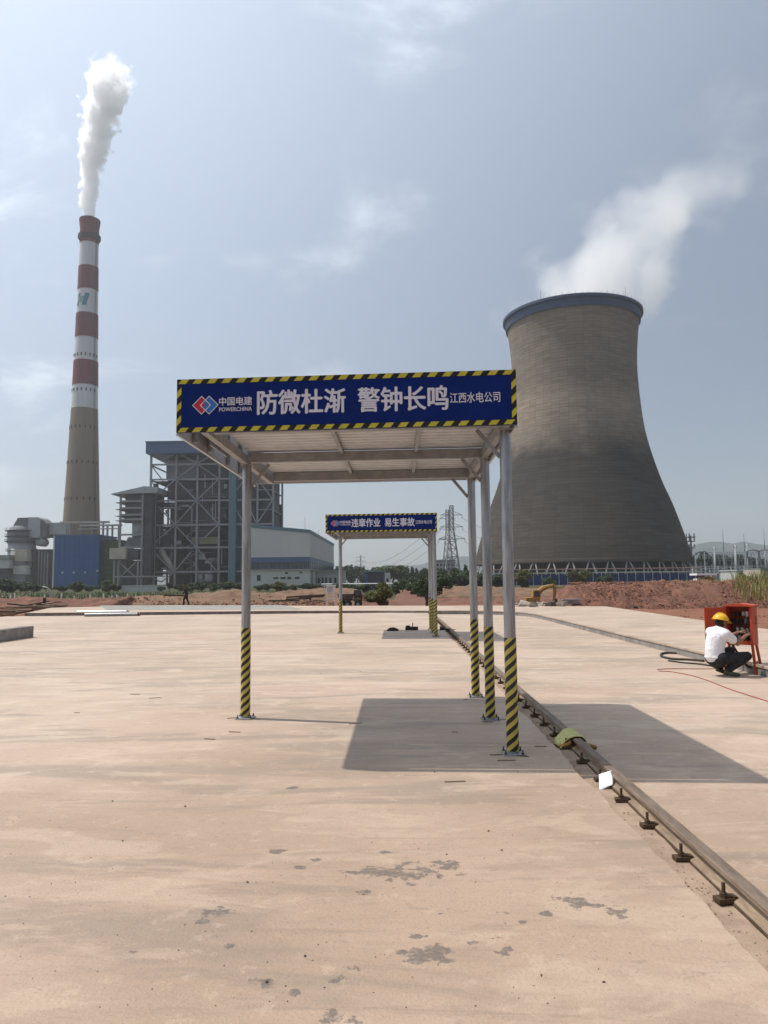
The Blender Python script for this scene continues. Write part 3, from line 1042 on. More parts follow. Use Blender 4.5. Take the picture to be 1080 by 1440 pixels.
def canopy(dy, label, texts, sid):
    root = thing('steel_canopy', label, 'canopy', (-0.5, 8.75 + dy, 0), 0, 'steel canopies over the slab beside the rail')
    XL, XR, Z0, Z1 = -2.115, 1.115, 3.04, 3.56
    YF, YB = 6.86, 10.72

    def sh(x, y):                       # the roof sits a little askew to the row of posts
        return y + dy - 0.05 * (x + 0.5)

    def put(mb, name, m, parent=root, smooth=False):
        mb.v = [(x, sh(x, y), z) for x, y, z in mb.v]
        return mb.build(name, m, parent, smooth)

    # front panel and everything printed on it
    panel = put(MB().box(XL, XR, YF, YF + 0.03, Z0, Z1), 'sign_panel', 'sign_blue')
    bw = 0.048
    f = YF - 0.003
    mb = MB()
    for (a, b, c, d) in ((XL, XR, Z1 - bw, Z1), (XL, XR, Z0, Z0 + bw), (XL, XL + bw, Z0 + bw, Z1 - bw), (XR - bw, XR, Z0 + bw, Z1 - bw)):
        mb.add([(a, f, c), (b, f, c), (b, f, d), (a, f, d)], [(0, 1, 2, 3)])
    put(mb, 'border', 'hazard_black', panel)
    f2 = YF - 0.005
    step, wd, sl = 0.1405, 0.074, 0.036

    def stripe(vs):
        put(MB().add(vs, [(0, 1, 2, 3)]), 'hazard_stripe', 'hazard_yellow', panel)

    for zz in (Z0 + 0.002, Z1 - bw + 0.002):
        h = bw - 0.004
        x = XL + 0.012
        while x + wd + sl < XR:
            stripe([(x, f2, zz), (x + wd, f2, zz), (x + wd + sl, f2, zz + h), (x + sl, f2, zz + h)])
            x += step
    for xx in (XL + 0.002, XR - bw + 0.002):
        z = Z0 + 0.06
        while z < Z1 - 0.14:
            w = bw - 0.004
            stripe([(xx, f2, z + 0.0), (xx + w, f2, z + 0.045), (xx + w, f2, z + 0.11), (xx, f2, z + 0.065)])
            z += 0.135
    SW, SH = XR - XL, Z1 - Z0

    def words(body, u0, u1, v0, v1, bold, m='sign_white'):
        vs, fs = text_mesh(body, 0.0)
        mb = MB()
        e = bold * (v1 - v0) * SH               # heavier strokes: the outline laid down five times in thin layers
        for k, (ox, oz) in enumerate(((0, 0), (e, 0), (-e, 0), (0, e * 0.7), (0, -e * 0.7))):
            mb.add([(XL + SW * (u0 + (u1 - u0) * a) + ox, f2 - 0.0004 * k, Z0 + SH * (v0 + (v1 - v0) * b) + oz) for a, b in vs], fs)
        put(mb, 'lettering', m, panel)

    for t in texts:
        words(*t)
    # emblem: two interlocked diamonds, one red and one blue, outlined in white
    ex, ez, r = XL + SW * 0.0875, Z0 + SH * 0.50, 0.092

    def dia(cx, cz, s, m, y_, hole=None):
        mb = MB()
        o = [(cx, cz - s), (cx + s, cz), (cx, cz + s), (cx - s, cz)]
        if hole:
            q = [(cx, cz - s + hole), (cx + s - hole, cz), (cx, cz + s - hole), (cx - s + hole, cz)]
            mb.add([(a, y_, b) for a, b in o + q], [(i, (i + 1) % 4, (i + 1) % 4 + 4, i + 4) for i in range(4)])
        else:
            mb.add([(a, y_, b) for a, b in o], [(0, 1, 2, 3)])
        put(mb, 'emblem', m, panel)

    dx = r * 0.40
    dia(ex + dx, ez, r * 0.84, 'logo_blue', f2)
    mb = MB()                                        # red diamond with its right corner cut away in steps
    a = r * 0.84
    cx = ex - dx
    o = [(cx, ez - a), (cx + a * 0.35, ez - a * 0.65), (cx + a * 0.02, ez - a * 0.30), (cx + a * 0.42, ez + a * 0.10), (cx + a * 0.10, ez + a * 0.42), (cx + a * 0.30, ez + a * 0.70), (cx, ez + a), (cx - a, ez)]
    mb.add([(p, f2 - 0.002, q) for p, q in o], [tuple(range(8))])
    put(mb, 'emblem', 'logo_red', panel)
    dia(ex + dx, ez, r, 'sign_white', f2 - 0.004, 0.011)
    dia(ex - dx, ez, r, 'sign_white', f2 - 0.006, 0.011)

    # side and back skirts
    put(MB().box(XL, XL + 0.012, YF + 0.03, YB, Z0, Z1), 'side_skirt', 'sheet')
    put(MB().box(XR - 0.012, XR, YF + 0.03, YB, Z0, Z1), 'side_skirt', 'sheet')
    put(MB().box(XL, XR, YB, YB + 0.012, Z0 + 0.012, Z1), 'back_skirt', 'sheet')
    for x in (XL - 0.012, XR - 0.016):
        put(MB().box(x, x + 0.028, YF + 0.03, YB + 0.01, Z0 - 0.022, Z0 - 0.001), 'edge_trim', 'sheet')
    for x, ysd in ((XL + 0.014, (7.35, 7.95, 8.85, 9.55, 10.2)), (XR - 0.054, (7.7, 9.5))):
        for yy in ysd:
            put(MB().box(x, x + 0.04, yy, yy + 0.05, Z0 + 0.005, Z1 - 0.02), 'skirt_stud', 'galv_dull')
    # ribbed roof sheets, ribs across
    zr = 3.175
    for k in range(4):
        ya, yb = YF + 0.06 + k * (YB - YF - 0.10) / 4, YF + 0.06 + (k + 1) * (YB - YF - 0.10) / 4
        mb = MB()
        zz = zr + 0.0025 * (k % 2)
        x0, x1 = -1.80, XR - 0.02
        prof = []
        yy = ya
        while yy < yb - 0.02:
            prof += [(yy, 0), (min(yy + 0.085, yb), 0), (min(yy + 0.100, yb), 0.024), (min(yy + 0.14, yb), 0.024), (min(yy + 0.155, yb), 0)]
            yy += 0.155
        n = len(prof)
        mb.add([(x, y_, zz + h) for x in (x0, x1) for y_, h in prof], [(i, i + 1, n + i + 1, n + i) for i in range(n - 1)])
        o = put(mb, 'roof_sheet', 'sheet')
        so = o.modifiers.new('thick', 'SOLIDIFY')
        so.thickness = 0.0015
    # closing top flashing over the gap by the left skirt
    put(MB().box(XL + 0.013, -1.79, YF + 0.035, YB - 0.004, 3.46, 3.468), 'flashing', 'sheet')
    # frame
    zb0, zb1 = 3.05, 3.165
    for yy in (7.0, 8.78, 10.44):
        put(MB().box(-1.78, XR - 0.07, yy - 0.04, yy + 0.04, zb0, zb1), 'cross_beam', 'galv_dull')
    for x in (-1.86, 1.03):
        put(MB().box(x - 0.035, x + 0.035, YF + 0.05, YB - 0.03, 3.045, 3.145), 'side_beam', 'galv_dull')
    for x in (-0.66, 0.22):
        for ya, yb in ((7.045, 8.735), (8.825, 10.395)):
            put(MB().box(x - 0.02, x + 0.02, ya, yb, 3.125, 3.172), 'purlin', 'galv_dull')
    put(MB().obox((-1.97, 7.95, 3.2), (0.02, 0.75, 0.30)), 'gusset_plate', 'galv_dull')
    # posts
    wrap_me = None
    for px_, py_ in ((1.037, 7.054), (1.039, 8.754), (1.042, 10.447), (-1.847, 8.952)):
        q = (px_, py_ + dy)
        mb = MB().lathe([(0.0545, 0.012), (0.0545, 3.05)], 20, q, close=True)
        post = mb.build('post', 'galvanised', root, 'angle')
        w = MB().lathe([(0.0560, 0.03), (0.0572, 0.04), (0.0572, 1.06), (0.0560, 1.065)], 24).build('hazard_wrap', 'hazard_wrap', post, True, keep=False)
        w.matrix_parent_inverse = Matrix.Translation(-root.location)
        w.location = (q[0], q[1], 0)
        w.rotation_euler = (0, 0, 0.9 * px_ + q[1])
        w.matrix_parent_inverse = Matrix.Identity(4)
        mb = MB().obox((q[0], q[1], 0.006), (0.20, 0.20, 0.012), (0, 0, 0.05 * px_))
        mb.build('base_plate', 'galv_dull', post)
        for sx, sy in ((-1, -1), (1, -1), (1, 1), (-1, 1)):
            bx_, by_ = q[0] + sx * 0.078, q[1] + sy * 0.078
            mb = MB().tube((bx_, by_, 0.012), (bx_ + 0.002, by_, 0.05), 0.0065, n=6).tube((bx_, by_, 0.012), (bx_, by_, 0.024), 0.013, n=6)
            mb.build('anchor_bolt', 'rust_dark', post)
        MB().obox((q[0], q[1], 3.046), (0.14, 0.16, 0.012)).build('cap_plate', 'galv_dull', post)
        s = -1 if px_ > 0 else 1
        MB().bar((q[0] + s * 0.05, q[1], 2.78), (q[0] + s * 0.27, q[1], 3.05), 0.012, 0.04).build('knee_brace', 'galv_dull', root)
        if px_ > 0 and py_ < 10:
            MB().bar((q[0], q[1] + 0.05, 2.80), (q[0], q[1] + 0.28, 3.05), 0.012, 0.04).build('knee_brace', 'galv_dull', root)
    return root


T1 = [('防微杜渐', 0.2440, 0.5040, 0.30, 0.745, 0.026), ('警钟长鸣', 0.5420, 0.8030, 0.30, 0.745, 0.026),
      ('江西水电公司', 0.8090, 0.9530, 0.415, 0.605, 0.012), ('中国电建', 0.1290, 0.2270, 0.485, 0.640, 0.022), ('POWERCHINA', 0.1290, 0.2270, 0.375, 0.450, 0.020)]
T2 = [('违章作业', 0.2350, 0.4930, 0.28, 0.745, 0.026), ('易生事故', 0.5330, 0.8000, 0.28, 0.745, 0.026),
      ('江西水电公司', 0.8090, 0.9530, 0.400, 0.605, 0.012), ('中国电建', 0.1290, 0.2270, 0.485, 0.640, 0.022), ('POWERCHINA', 0.1290, 0.2270, 0.375, 0.450, 0.020)]
canopy(0.0, 'galvanised canopy in the foreground, its blue slogan board against the cooling tower', T1, 0)
canopy(14.46, 'smaller looking second canopy farther back, framed under the front canopy', T2, 1)


# ================================================================== THE POWER STATION
def X_(px, Y, py=790):
    return at(px, py, Y).x


def Z_(py, Y, px=300):
    return at(px, py, Y).z


# ---- chimney
YC = 400.0
cx = X_(114.5, YC, 735)
chim = thing('chimney', 'tall tapering chimney banded red and white above bare concrete', 'chimney', (cx, YC, 0))
m_px = YC / F_PX


def chr_(z):
    pts = [(0, 11.2), (Z_(735, YC, 114), 9.45), (Z_(575, YC, 118), 7.0), (Z_(480, YC, 120), 6.0), (Z_(400, YC, 122), 5.35), (Z_(345, YC, 123), 5.0), (260, 5.0)]
    for (a, ra), (b, rb) in zip(pts[:-1], pts[1:]):
        if z <= b:
            return ra + (rb - ra) * (z - a) / (b - a)
    return pts[-1][1]


rows = [735 + 85, 576, 543.5, 509, 476.5, 443, 409.5, 377, 344, 311]
zs = [0.0] + [Z_(r, YC, 119) for r in rows[1:]]
ztop = zs[-1]
names = ['shaft', 'white_band', 'red_band', 'white_band', 'red_band', 'white_band', 'red_band', 'white_band', 'red_band']
for i, nm in enumerate(names):
    za, zb = zs[i], zs[i + 1]
    st = 14 if i == 0 else 3
    e = 0.15 if nm == 'red_band' else 0.0
    prof = [(chr_(za + (zb - za) * k / st) + e, za + (zb - za) * k / st) for k in range(st + 1)]
    if i == 8:
        prof[-1] = (prof[-1][0] + 0.6, prof[-1][1])
    MB().lathe(prof, 48, (cx, YC)).build(nm, {'shaft': 'ch_concrete', 'white_band': 'ch_white', 'red_band': 'ch_red'}[nm], chim, True)
rt = chr_(ztop)
MB().lathe([(rt + 0.6, ztop - 0.05), (rt + 0.6, ztop + 0.5), (rt - 0.6, ztop + 0.5), (rt - 0.8, ztop - 8)], 40, (cx, YC)).build('rim', 'ch_dark', chim)
zb_ = Z_(335, YC, 123)
MB().lathe([(5.0, zb_ - 2.2), (6.1, zb_ - 0.7), (6.1, zb_ + 1.2), (5.0, zb_ + 1.5)], 40, (cx, YC)).build('gallery', 'ch_dark', chim)
MB().lathe([(3.6, ztop - 2), (3.6, ztop + 1.6), (3.3, ztop + 1.6), (3.3, ztop - 2)], 32, (cx, YC)).build('flue', 'duct_grey', chim)
for zr_row, n in ((312, 1), (411, 3), (356, 0), (450, 6), (502, 8), (551, 8), (603, 7), (652, 7), (703, 7)):
    if n < 4:
        continue
    z = Z_(zr_row, YC, 118)
    for k in range(9):
        a = radians(-82 + 41 * k / 2 + (7 if zr_row % 2 else 0))
        if a > radians(85):
            break
        r = chr_(z) + 0.1
        MB().obox((cx + r * sin(a), YC - r * cos(a), z), (0.55, 0.3, 1.7), (0, 0, a)).build('vent', 'window_dark', chim)
# ladder
mb = MB()
for s in (-0.35, 0.35):
    a = radians(66) + s / 6.5
    mb.path([(cx + (chr_(z) + 0.5) * sin(a), YC - (chr_(z) + 0.5) * cos(a), z) for z in range(20, int(ztop), 10)], 0.09, 4)
mb.build('ladder', 'ch_dark', chim)
# emblem: a leaning H with fine bars, on the third white band
za, zb = Z_(434, YC, 115), Z_(417, YC, 115)


def curved(poly, m, nm, off=0.12):
    """flat lettering (metres along the wall, height) wrapped on the shaft"""
    vs = []
    for u, v in poly:
        z = za + (zb - za) * v
        r = chr_(z) + off
        a = radians(-11) + u / r
        vs.append((cx + r * sin(a), YC - r * cos(a), z))
    return vs


def strip(u0, u1, v0, v1, lean, mb, n=5):
    vs, fs = [], []
    for k in range(n + 1):
        t = k / n
        for j in range(n + 1):
            v = v0 + (v1 - v0) * j / n
            vs.append(curved([(u0 + (u1 - u0) * t + lean * v, v)], None, '')[0])
    for k in range(n):
        for j in range(n):
            fs.append((k * (n + 1) + j, (k + 1) * (n + 1) + j, (k + 1) * (n + 1) + j + 1, k * (n + 1) + j + 1))
    mb.add(vs, fs)


mb = MB()
strip(-3.7, -2.1, 0.0, 0.30, 1.5, mb)
strip(-3.7, -2.1, 0.72, 1.0, 1.5, mb)
strip(0.3, 2.7, 0.0, 1.0, 1.6, mb)
for k in range(4):
    v = 0.28 + 0.12 * k
    strip(-3.6 + 0.1 * k, 0.3, v, v + 0.055, 1.5, mb, 4)
mb.build('emblem', 'logo_teal', chim)

# ---- cooling tower
YT = 322.0
tx = X_(815, YT, 767)
tower = thing('cooling_tower', 'huge waisted concrete cooling tower with a blue rim on slanting legs', 'cooling tower', (tx, YT, 0))


def T(row, d=0):
    return Z_(row, YT - d, 823)


z_lin = 9.3
# silhouette half-widths read at several rows, turned into radii
sil = [(790, 147), (767, 141.5), (717, 126), (680, 112), (633, 98.5), (593, 91.5), (530, 87.3), (483, 89.8), (450, 94.5)]
prof = []
for row, hwid in sil:
    z = Z_(row, YT, 823)
    prof.append((hwid * YT / F_PX * 0.99, z))
prof[0] = (prof[0][0], z_lin)
# smooth the profile
fine = []
nseg = 96
for i in range(nseg + 1):
    t = i / nseg * (len(prof) - 1)
    a = int(min(t, len(prof) - 2))
    s = t - a
    p = [prof[max(0, a - 1)], prof[a], prof[a + 1], prof[min(len(prof) - 1, a + 2)]]

    def cr(v0, v1, v2, v3, s):
        return 0.5 * (2 * v1 + (v2 - v0) * s + (2 * v0 - 5 * v1 + 4 * v2 - v3) * s * s + (3 * v1 - v0 - 3 * v2 + v3) * s ** 3)
    fine.append((cr(*[q[0] for q in p], s), cr(*[q[1] for q in p], s)))
zt = fine[-1][1]
step_prof = []
for i, (r, z) in enumerate(fine):                       # each lift stands a few centimetres off the next
    step_prof.append((r + (0.05 if i % 2 else 0.0), z))
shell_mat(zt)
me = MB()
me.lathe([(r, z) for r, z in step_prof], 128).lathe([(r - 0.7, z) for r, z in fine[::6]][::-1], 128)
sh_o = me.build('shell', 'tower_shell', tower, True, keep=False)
rim_h = 4.9
rb = fine[-1][0]
MB().lathe([(rb + 0.06, zt - rim_h + 1.0), (rb + 0.35, zt - 1.0), (rb + 1.3, zt - 0.4), (rb + 1.3, zt + 0.7), (rb - 0.9, zt + 0.7), (rb - 0.9, zt - 3)], 128).build('rim', 'tower_rim', tower, 'angle', keep=False)
mb = MB()
for k in range(72):
    a = 2 * pi * k / 72
    mb.bar(((rb + 1.2) * sin(a), (rb + 1.2) * cos(a), zt + 0.7), ((rb + 1.2) * sin(a), (rb + 1.2) * cos(a), zt + 1.9), 0.09)
o = mb.build('guard_rail', 'steel_far', tower, keep=False)
o['kind'] = 'stuff'
for k in range(5):
    a = radians(-150 + 72 * k + 40)
    MB().tube(((rb + 0.5) * sin(a), -(rb + 0.5) * cos(a), zt + 0.7), ((rb + 0.5) * sin(a), -(rb + 0.5) * cos(a), zt + 5), 0.12, 0.05, 6).build('lightning_rod', 'steel_far', tower, keep=False)
MB().lathe([(fine[0][0] + 0.5, z_lin - 1.2), (fine[0][0] + 0.7, z_lin + 0.3), (fine[0][0] - 0.8, z_lin + 0.3), (fine[0][0] - 0.8, z_lin - 1.2), (fine[0][0] + 0.5, z_lin - 1.2)], 128).build('lintel_ring', 'tower_shell', tower, True, keep=False)
nleg = 40
R1, R0 = fine[0][0] - 0.1, fine[0][0] + 2.6
leg_mesh = None
for k in range(nleg):
    a = 2 * pi * k / nleg
    for s in (-1, 1):
        top = Vector((R1 * sin(a + s * 0.012), -R1 * cos(a + s * 0.012), z_lin - 1.1))
        bot = Vector((R0 * sin(a + s * pi / nleg * 0.86), -R0 * cos(a + s * pi / nleg * 0.86), 0.2))
        if top.y < 10:
            MB().tube(top, bot, 0.30, 0.30, 8).build('leg', 'tower_leg', tower, True, keep=False)
MB().lathe([(R0 + 1.5, -0.3), (R0 + 1.5, 1.2), (R0 - 1.5, 1.2), (R0 - 1.5, -0.3)], 96).build('basin_wall', 'concrete_far', tower, keep=False)
MB().lathe([(R1 - 3, 0.5), (R1 - 3, z_lin + 0.5)], 64).build('fill_screen', 'tower_inside', tower, True, keep=False)

# ---- blue site fence in front of the tower
YF_ = 200.0
fence = thing('site_fence', 'long blue panel fence with pale posts below the cooling tower', 'fence', (X_(640, YF_), YF_, 0))
px = 690.0
k = 0
while px < 985:
    xa, xb = X_(px, YF_, 810), X_(px + 12.0, YF_, 810)
    MB().box(xa + 0.06, xb - 0.06, YF_, YF_ + 0.08, 0.2, 3.0).build('panel', 'fence_blue', fence)
    MB().box(xa - 0.06, xa + 0.06, YF_ - 0.05, YF_ + 0.1, -0.3, 3.3).build('post', 'clad_grey', fence)
    px += 12.0
MB().box(X_(690, YF_, 810), xb, YF_ - 0.04, YF_ + 0.12, 3.3, 3.6).build('top_rail', 'concrete_far', fence)
# pipe on trestles beside the basin
YP = 215.0
pr = thing('pipeline', 'thin pale pipe on trestles running past the foot of the cooling tower', 'pipe', (X_(700, YP), YP, 0))
MB().tube((X_(690, YP), YP, 4.6), (X_(985, YP), YP, 4.6), 0.15, n=8).build('pipe', 'pipe_red', pr)
for px in range(695, 985, 24):
    MB().bar((X_(px, YP), YP, -0.3), (X_(px, YP), YP, 4.5), 0.25).build('trestle', 'steel_far', pr)

# ---- boiler house
YB_ = 330.0
bh = thing('boiler_house', 'open steel frame boiler house with diagonal bracing under a blue roof band', 'building', (X_(277, YB_), YB_, 0))
colx = {k: X_(k, YB_, 738) for k in (211, 247, 277, 308, 323, 345, 362, 384)}
zr = {r: Z_(r, YB_, 277) for r in (639, 653, 674, 704, 738, 770, 804, 622)}
ZT = zr[639]
for k, x in colx.items():
    for dyy in ((0, 26) if k in (211, 247, 384) else (0,)):
        MB().box(x - 0.42, x + 0.42, YB_ + dyy - 0.42, YB_ + dyy + 0.42, -0.3, ZT).build('column', 'steel_frame', bh)
x0b, x1b = colx[211], colx[384]
for r in (653, 674, 704, 738, 770, 804):
    z = zr[r]
    MB().box(x0b - 0.4, x1b + 0.4, YB_ - 0.62, YB_ - 0.43, z - 0.4, z + 0.4).build('beam', 'steel_frame', bh)
    MB().box(x0b - 0.43, x0b - 0.2, YB_ + 0.45, YB_ + 25.5, z - 0.35, z + 0.35).build('beam', 'steel_frame', bh)
    if r != 653:
        MB().box(x0b + 0.5, colx[323] - 0.5, YB_ + 0.6, YB_ + 26, z - 0.75, z - 0.55).build('platform', 'boiler_body', bh)


def bz(row):
    return Z_(row, YB_, 277)


def bx_(px):
    return X_(px, YB_, 738)


for a, b in (((225, 648), (243, 640)), ((254, 640), (277, 652)), ((277, 652), (300, 640)), ((247, 674), (277, 653)), ((277, 653), (308, 674)),
             ((247, 674), (277, 704)), ((277, 704), (308, 674)), ((277, 704), (247, 738)), ((277, 704), (308, 738)), ((223, 712), (247, 738)), ((216, 700), (247, 674)),
             ((247, 738), (211, 770)), ((247, 738), (277, 770)), ((308, 738), (288, 757)), ((211, 770), (247, 804)), ((247, 804), (270, 776)), ((277, 770), (305, 802)),
             ((216, 812), (229, 818)), ((229, 818), (245, 806)), ((323, 704), (345, 738)), ((345, 674), (323, 704)), ((345, 704), (362, 738)), ((384, 704), (362, 738)), ((362, 674), (384, 704))):
    MB().bar((bx_(a[0]), YB_ - 0.95, bz(a[1])), (bx_(b[0]), YB_ - 0.95, bz(b[1])), 0.4, 0.5).build('brace', 'steel_frame', bh)
for r0_, r1_ in ((653, 674), (674, 704), (704, 738)):
    MB().bar((x0b - 0.3, YB_ + 1, bz(r0_)), (x0b - 0.3, YB_ + 25, bz(r1_)), 0.35).build('brace', 'steel_frame', bh)
# roof band of clad panels
xl, xr = X_(205, YB_ - 4, 630), X_(386, YB_ - 4, 630)
xm = X_(222, YB_ - 4, 630)
ztr = Z_(621.5, YB_ - 4, 222)
roof = MB().box(xm + 0.02, xr, YB_ - 4, YB_ + 34, ZT, ztr).build('roof_band', 'clad_blue2', bh)
MB().box(xl, xm - 0.02, YB_ - 4.05, YB_ + 34, ZT, ztr).build('corner_panel', 'clad_blue2', roof)
for k in range(9):
    xa = xm + 0.3 + (xr - xm - 0.6) * k / 9
    MB().box(xa, xa + (xr - xm - 0.6) / 9 - 0.06, YB_ - 4.12, YB_ - 4.0, ZT + 0.2, ztr - 0.2).build('panel', 'clad_blue2', roof)
MB().box(xl - 0.3, xr + 0.3, YB_ - 4.4, YB_ + 34.3, ztr, ztr + 0.35).build('parapet_cap', 'clad_teal', roof)
# what hangs inside
MB().box(bx_(233), bx_(321), YB_ + 3, YB_ + 24, bz(700), ZT - 0.5).build('furnace_wall', 'boiler_body', bh)
MB().box(bx_(231), bx_(276), YB_ + 1.6, YB_ + 2.95, bz(672), bz(646)).build('air_duct', 'duct_dark', bh)
MB().prism_y([(bx_(250), bz(704)), (bx_(320), bz(704)), (bx_(300), bz(752)), (bx_(272), bz(752))], YB_ + 4, YB_ + 22).build('hopper', 'boiler_body', bh)
MB().box(bx_(270), bx_(308), YB_ + 0.8, YB_ + 3.5, bz(765), bz(755)).build('coal_feeder', 'olive_clad', bh)
MB().box(bx_(214), bx_(246), YB_ + 14, YB_ + 25, bz(800), bz(742)).build('pulverizer_bay', 'boiler_body', bh)
MB().box(bx_(213), bx_(383), YB_ + 27, YB_ + 30, -0.3, bz(702)).build('back_wall', 'boiler_body', bh)
MB().path([(bx_(226), YB_ + 1.5, bz(772)), (bx_(231), YB_ + 1.5, bz(782)), (bx_(238), YB_ + 1.5, bz(792)), (bx_(244), YB_ + 1.5, bz(806))], 1.3, 10).build('flue_duct', 'beige_clad', bh, True)
MB().path([(bx_(250), YB_ + 2, bz(711)), (bx_(262), YB_ + 1.8, bz(710)), (bx_(268), YB_ + 1.8, bz(714)), (bx_(268), YB_ + 1.8, bz(745))], 0.5, 8).build('steam_pipe', 'duct_grey', bh, True)
MB().path([(bx_(225), YB_ + 1, bz(714)), (bx_(246), YB_ + 1, bz(713))], 0.45, 8).build('steam_pipe', 'duct_grey', bh, True)
for px, r in ((281, 812), (292, 812)):
    MB().tube((bx_(px), YB_ + 1, bz(r)), (bx_(px), YB_ + 6, bz(r)), 2.3, n=16).build('mill_drum', 'duct_grey', bh, True)
for k in range(7):
    z = bz(745 + 8 * k)
    a, b = (262, 275) if k % 2 else (275, 262)
    MB().bar((bx_(a), YB_ + 1.2, z), (bx_(b), YB_ + 1.2, z - 2.4), 0.5, 0.25).build('stair_flight', 'steel_frame', bh)
rr = random.Random(8)
for k in range(26):
    px, r = rr.uniform(214, 318), rr.uniform(660, 808)
    w, h = rr.uniform(1, 4), rr.uniform(0.5, 2.4)
    MB().obox((bx_(px), YB_ + rr.uniform(1.5, 2.8), bz(r)), (w, 0.8, h)).build('equipment_box', rr.choice(['duct_dark', 'duct_grey', 'boiler_body', 'duct_dark']), bh)
for k in range(18):
    px, r = rr.uniform(216, 318), rr.uniform(655, 800)
    MB().bar((bx_(px), YB_ + 0.9, bz(r)), (bx_(px + rr.uniform(8, 22)), YB_ + 0.9, bz(r)), 0.16, 0.2).build('hand_rail', 'steel_frame', bh)
for k in range(10):
    px, r = rr.uniform(214, 320), rr.uniform(655, 790)
    MB().bar((bx_(px), YB_ + 1.1, bz(r)), (bx_(px), YB_ + 1.1, bz(r + rr.uniform(10, 30))), 0.3).build('pipe', 'duct_grey', bh)
MB().box(bx_(324), bx_(333), YB_ - 2.5, YB_ + 8, -0.3, ZT - 0.2).build('stair_tower', 'clad_teal', bh)
MB().box(bx_(333.5), bx_(357), YB_ + 2, YB_ + 22, -0.3, ZT - 0.4).build('lift_shaft', 'boiler_body', bh)
MB().box(bx_(362), bx_(381), YB_ + 6, YB_ + 24, bz(740), ZT - 0.4).build('coal_bunker', 'boiler_body', bh)
for r in (690, 718):
    MB().box(bx_(362), bx_(384), YB_ - 0.5, YB_ + 24, bz(r) - 0.2, bz(r) + 0.2).build('platform', 'steel_frame', bh)

# ---- smaller frame on its left (dust catcher)
YS = 322.0
sf = thing('filter_frame', 'lower steel tower with stacked platforms left of the boiler house', 'building', (X_(182, YS), YS, 0))


def sx(px):
    return X_(px, YS, 740)


def sz(r):
    return Z_(r, YS, 182)


for px, y_, zt_ in ((163, 14, 697), (169, 0, 697), (200, 0, 690), (211, 6, 690)):
    MB().box(sx(px) - 0.38, sx(px) + 0.38, YS + y_ - 0.4, YS + y_ + 0.4, -0.3 if px > 165 else sz(728), sz(zt_)).build('column', 'steel_frame', sf)
for r in (705, 714.5, 724, 730.5, 752, 770):
    MB().box(sx(168), sx(201), YS - 0.65, YS - 0.42, sz(r) - 0.4, sz(r) + 0.4).build('beam', 'steel_frame', sf)
    if r < 731:
        MB().box(sx(161), sx(201), YS + 0.6, YS + 14, sz(r) - 0.5, sz(r) - 0.3).build('platform', 'duct_dark', sf)
MB().prism_y([(sx(157), sz(695.5)), (sx(200), sz(694)), (sx(222), sz(694)), (sx(222), sz(686)), (sx(203), sz(684.5)), (sx(157), sz(694.5))], YS - 1.5, YS + 16).build('roof', 'duct_grey', sf)
MB().box(sx(172), sx(199), YS + 3, YS + 12, sz(731), sz(695)).build('louvre_box', 'duct_dark', sf)
MB().tube((sx(191), YS + 6, sz(754)), (sx(191), YS + 6, sz(731)), 3.6, n=20).build('cyclone', 'duct_grey', sf, True)
MB().prism_y([(sx(172), sz(769)), (sx(199), sz(769)), (sx(196), sz(755)), (sx(178), sz(755))], YS + 2, YS + 10).build('hopper', 'duct_dark', sf)
MB().box(sx(201), sx(212), YS + 1, YS + 18, sz(810), sz(690)).build('duct_riser', 'boiler_body', sf)
MB().box(sx(158.5), sx(181), YS - 3, YS + 8, sz(786), sz(771)).build('duct_box', 'beige_clad', sf)
MB().box(sx(181.3), sx(196), YS - 1, YS + 8, sz(787), sz(772)).build('duct_box', 'boiler_body', sf)
for px in (164, 170, 197):
    MB().box(sx(px) - 0.3, sx(px) + 0.3, YS - 2, YS - 1.4, -0.3, sz(787)).build('column', 'steel_frame', sf)
MB().bar((sx(172), YS - 1.7, sz(792)), (sx(194), YS - 1.7, sz(812)), 0.4).build('brace', 'steel_frame', sf)
MB().bar((sx(194), YS - 1.9, sz(791)), (sx(172), YS - 1.9, sz(812)), 0.4).build('brace', 'steel_frame', sf)
MB().box(sx(164), sx(236), YS - 2.3, YS - 2.0, sz(811) - 0.3, sz(811) + 0.3).build('beam', 'steel_frame', sf)
MB().box(sx(174), sx(210), YS + 5, YS + 12, 0, sz(788)).build('machine_room', 'boiler_body', sf)

# ---- blue clad hall at the foot of the chimney
YL = 335.0
bb = thing('blue_hall', 'plain blue clad hall standing in front of the chimney foot', 'building', (X_(107, YL), YL, 0))
xa, xb = X_(76.5, YL, 790), X_(139, YL, 790)
zt_ = Z_(753.5, YL, 107)
MB().box(xa, xb, YL, YL + 21, -0.3, zt_).build('wall', 'clad_blue', bb)
nb = 9
for k in range(nb):
    MB().box(xa + (xb - xa) * k / nb + 0.05, xa + (xb - xa) * (k + 1) / nb - 0.05, YL - 0.12, YL - 0.002, 6.0, zt_ - 0.3).build('panel', 'clad_blue', bb)
    MB().box(xa + (xb - xa) * k / nb + 0.05, xa + (xb - xa) * (k + 1) / nb - 0.05, YL - 0.12, YL - 0.002, 0.2, 5.92).build('panel', 'clad_blue', bb)
MB().box(xa - 0.7, xa - 0.05, YL - 0.2, YL + 21, -0.3, zt_ + 0.3).build('corner_trim', 'clad_grey', bb)
MB().box(xa - 0.3, xb + 0.3, YL - 0.3, YL + 21.3, zt_, zt_ + 0.5).build('parapet_cap', 'clad_blue2', bb)
for px, r in ((89, 803), (105, 803), (121, 803), (138, 801)):
    MB().obox((X_(px, YL, 803), YL - 0.6, Z_(r, YL)), (0.8, 0.8, 0.8)).build('wall_lamp', 'clad_grey', bb)
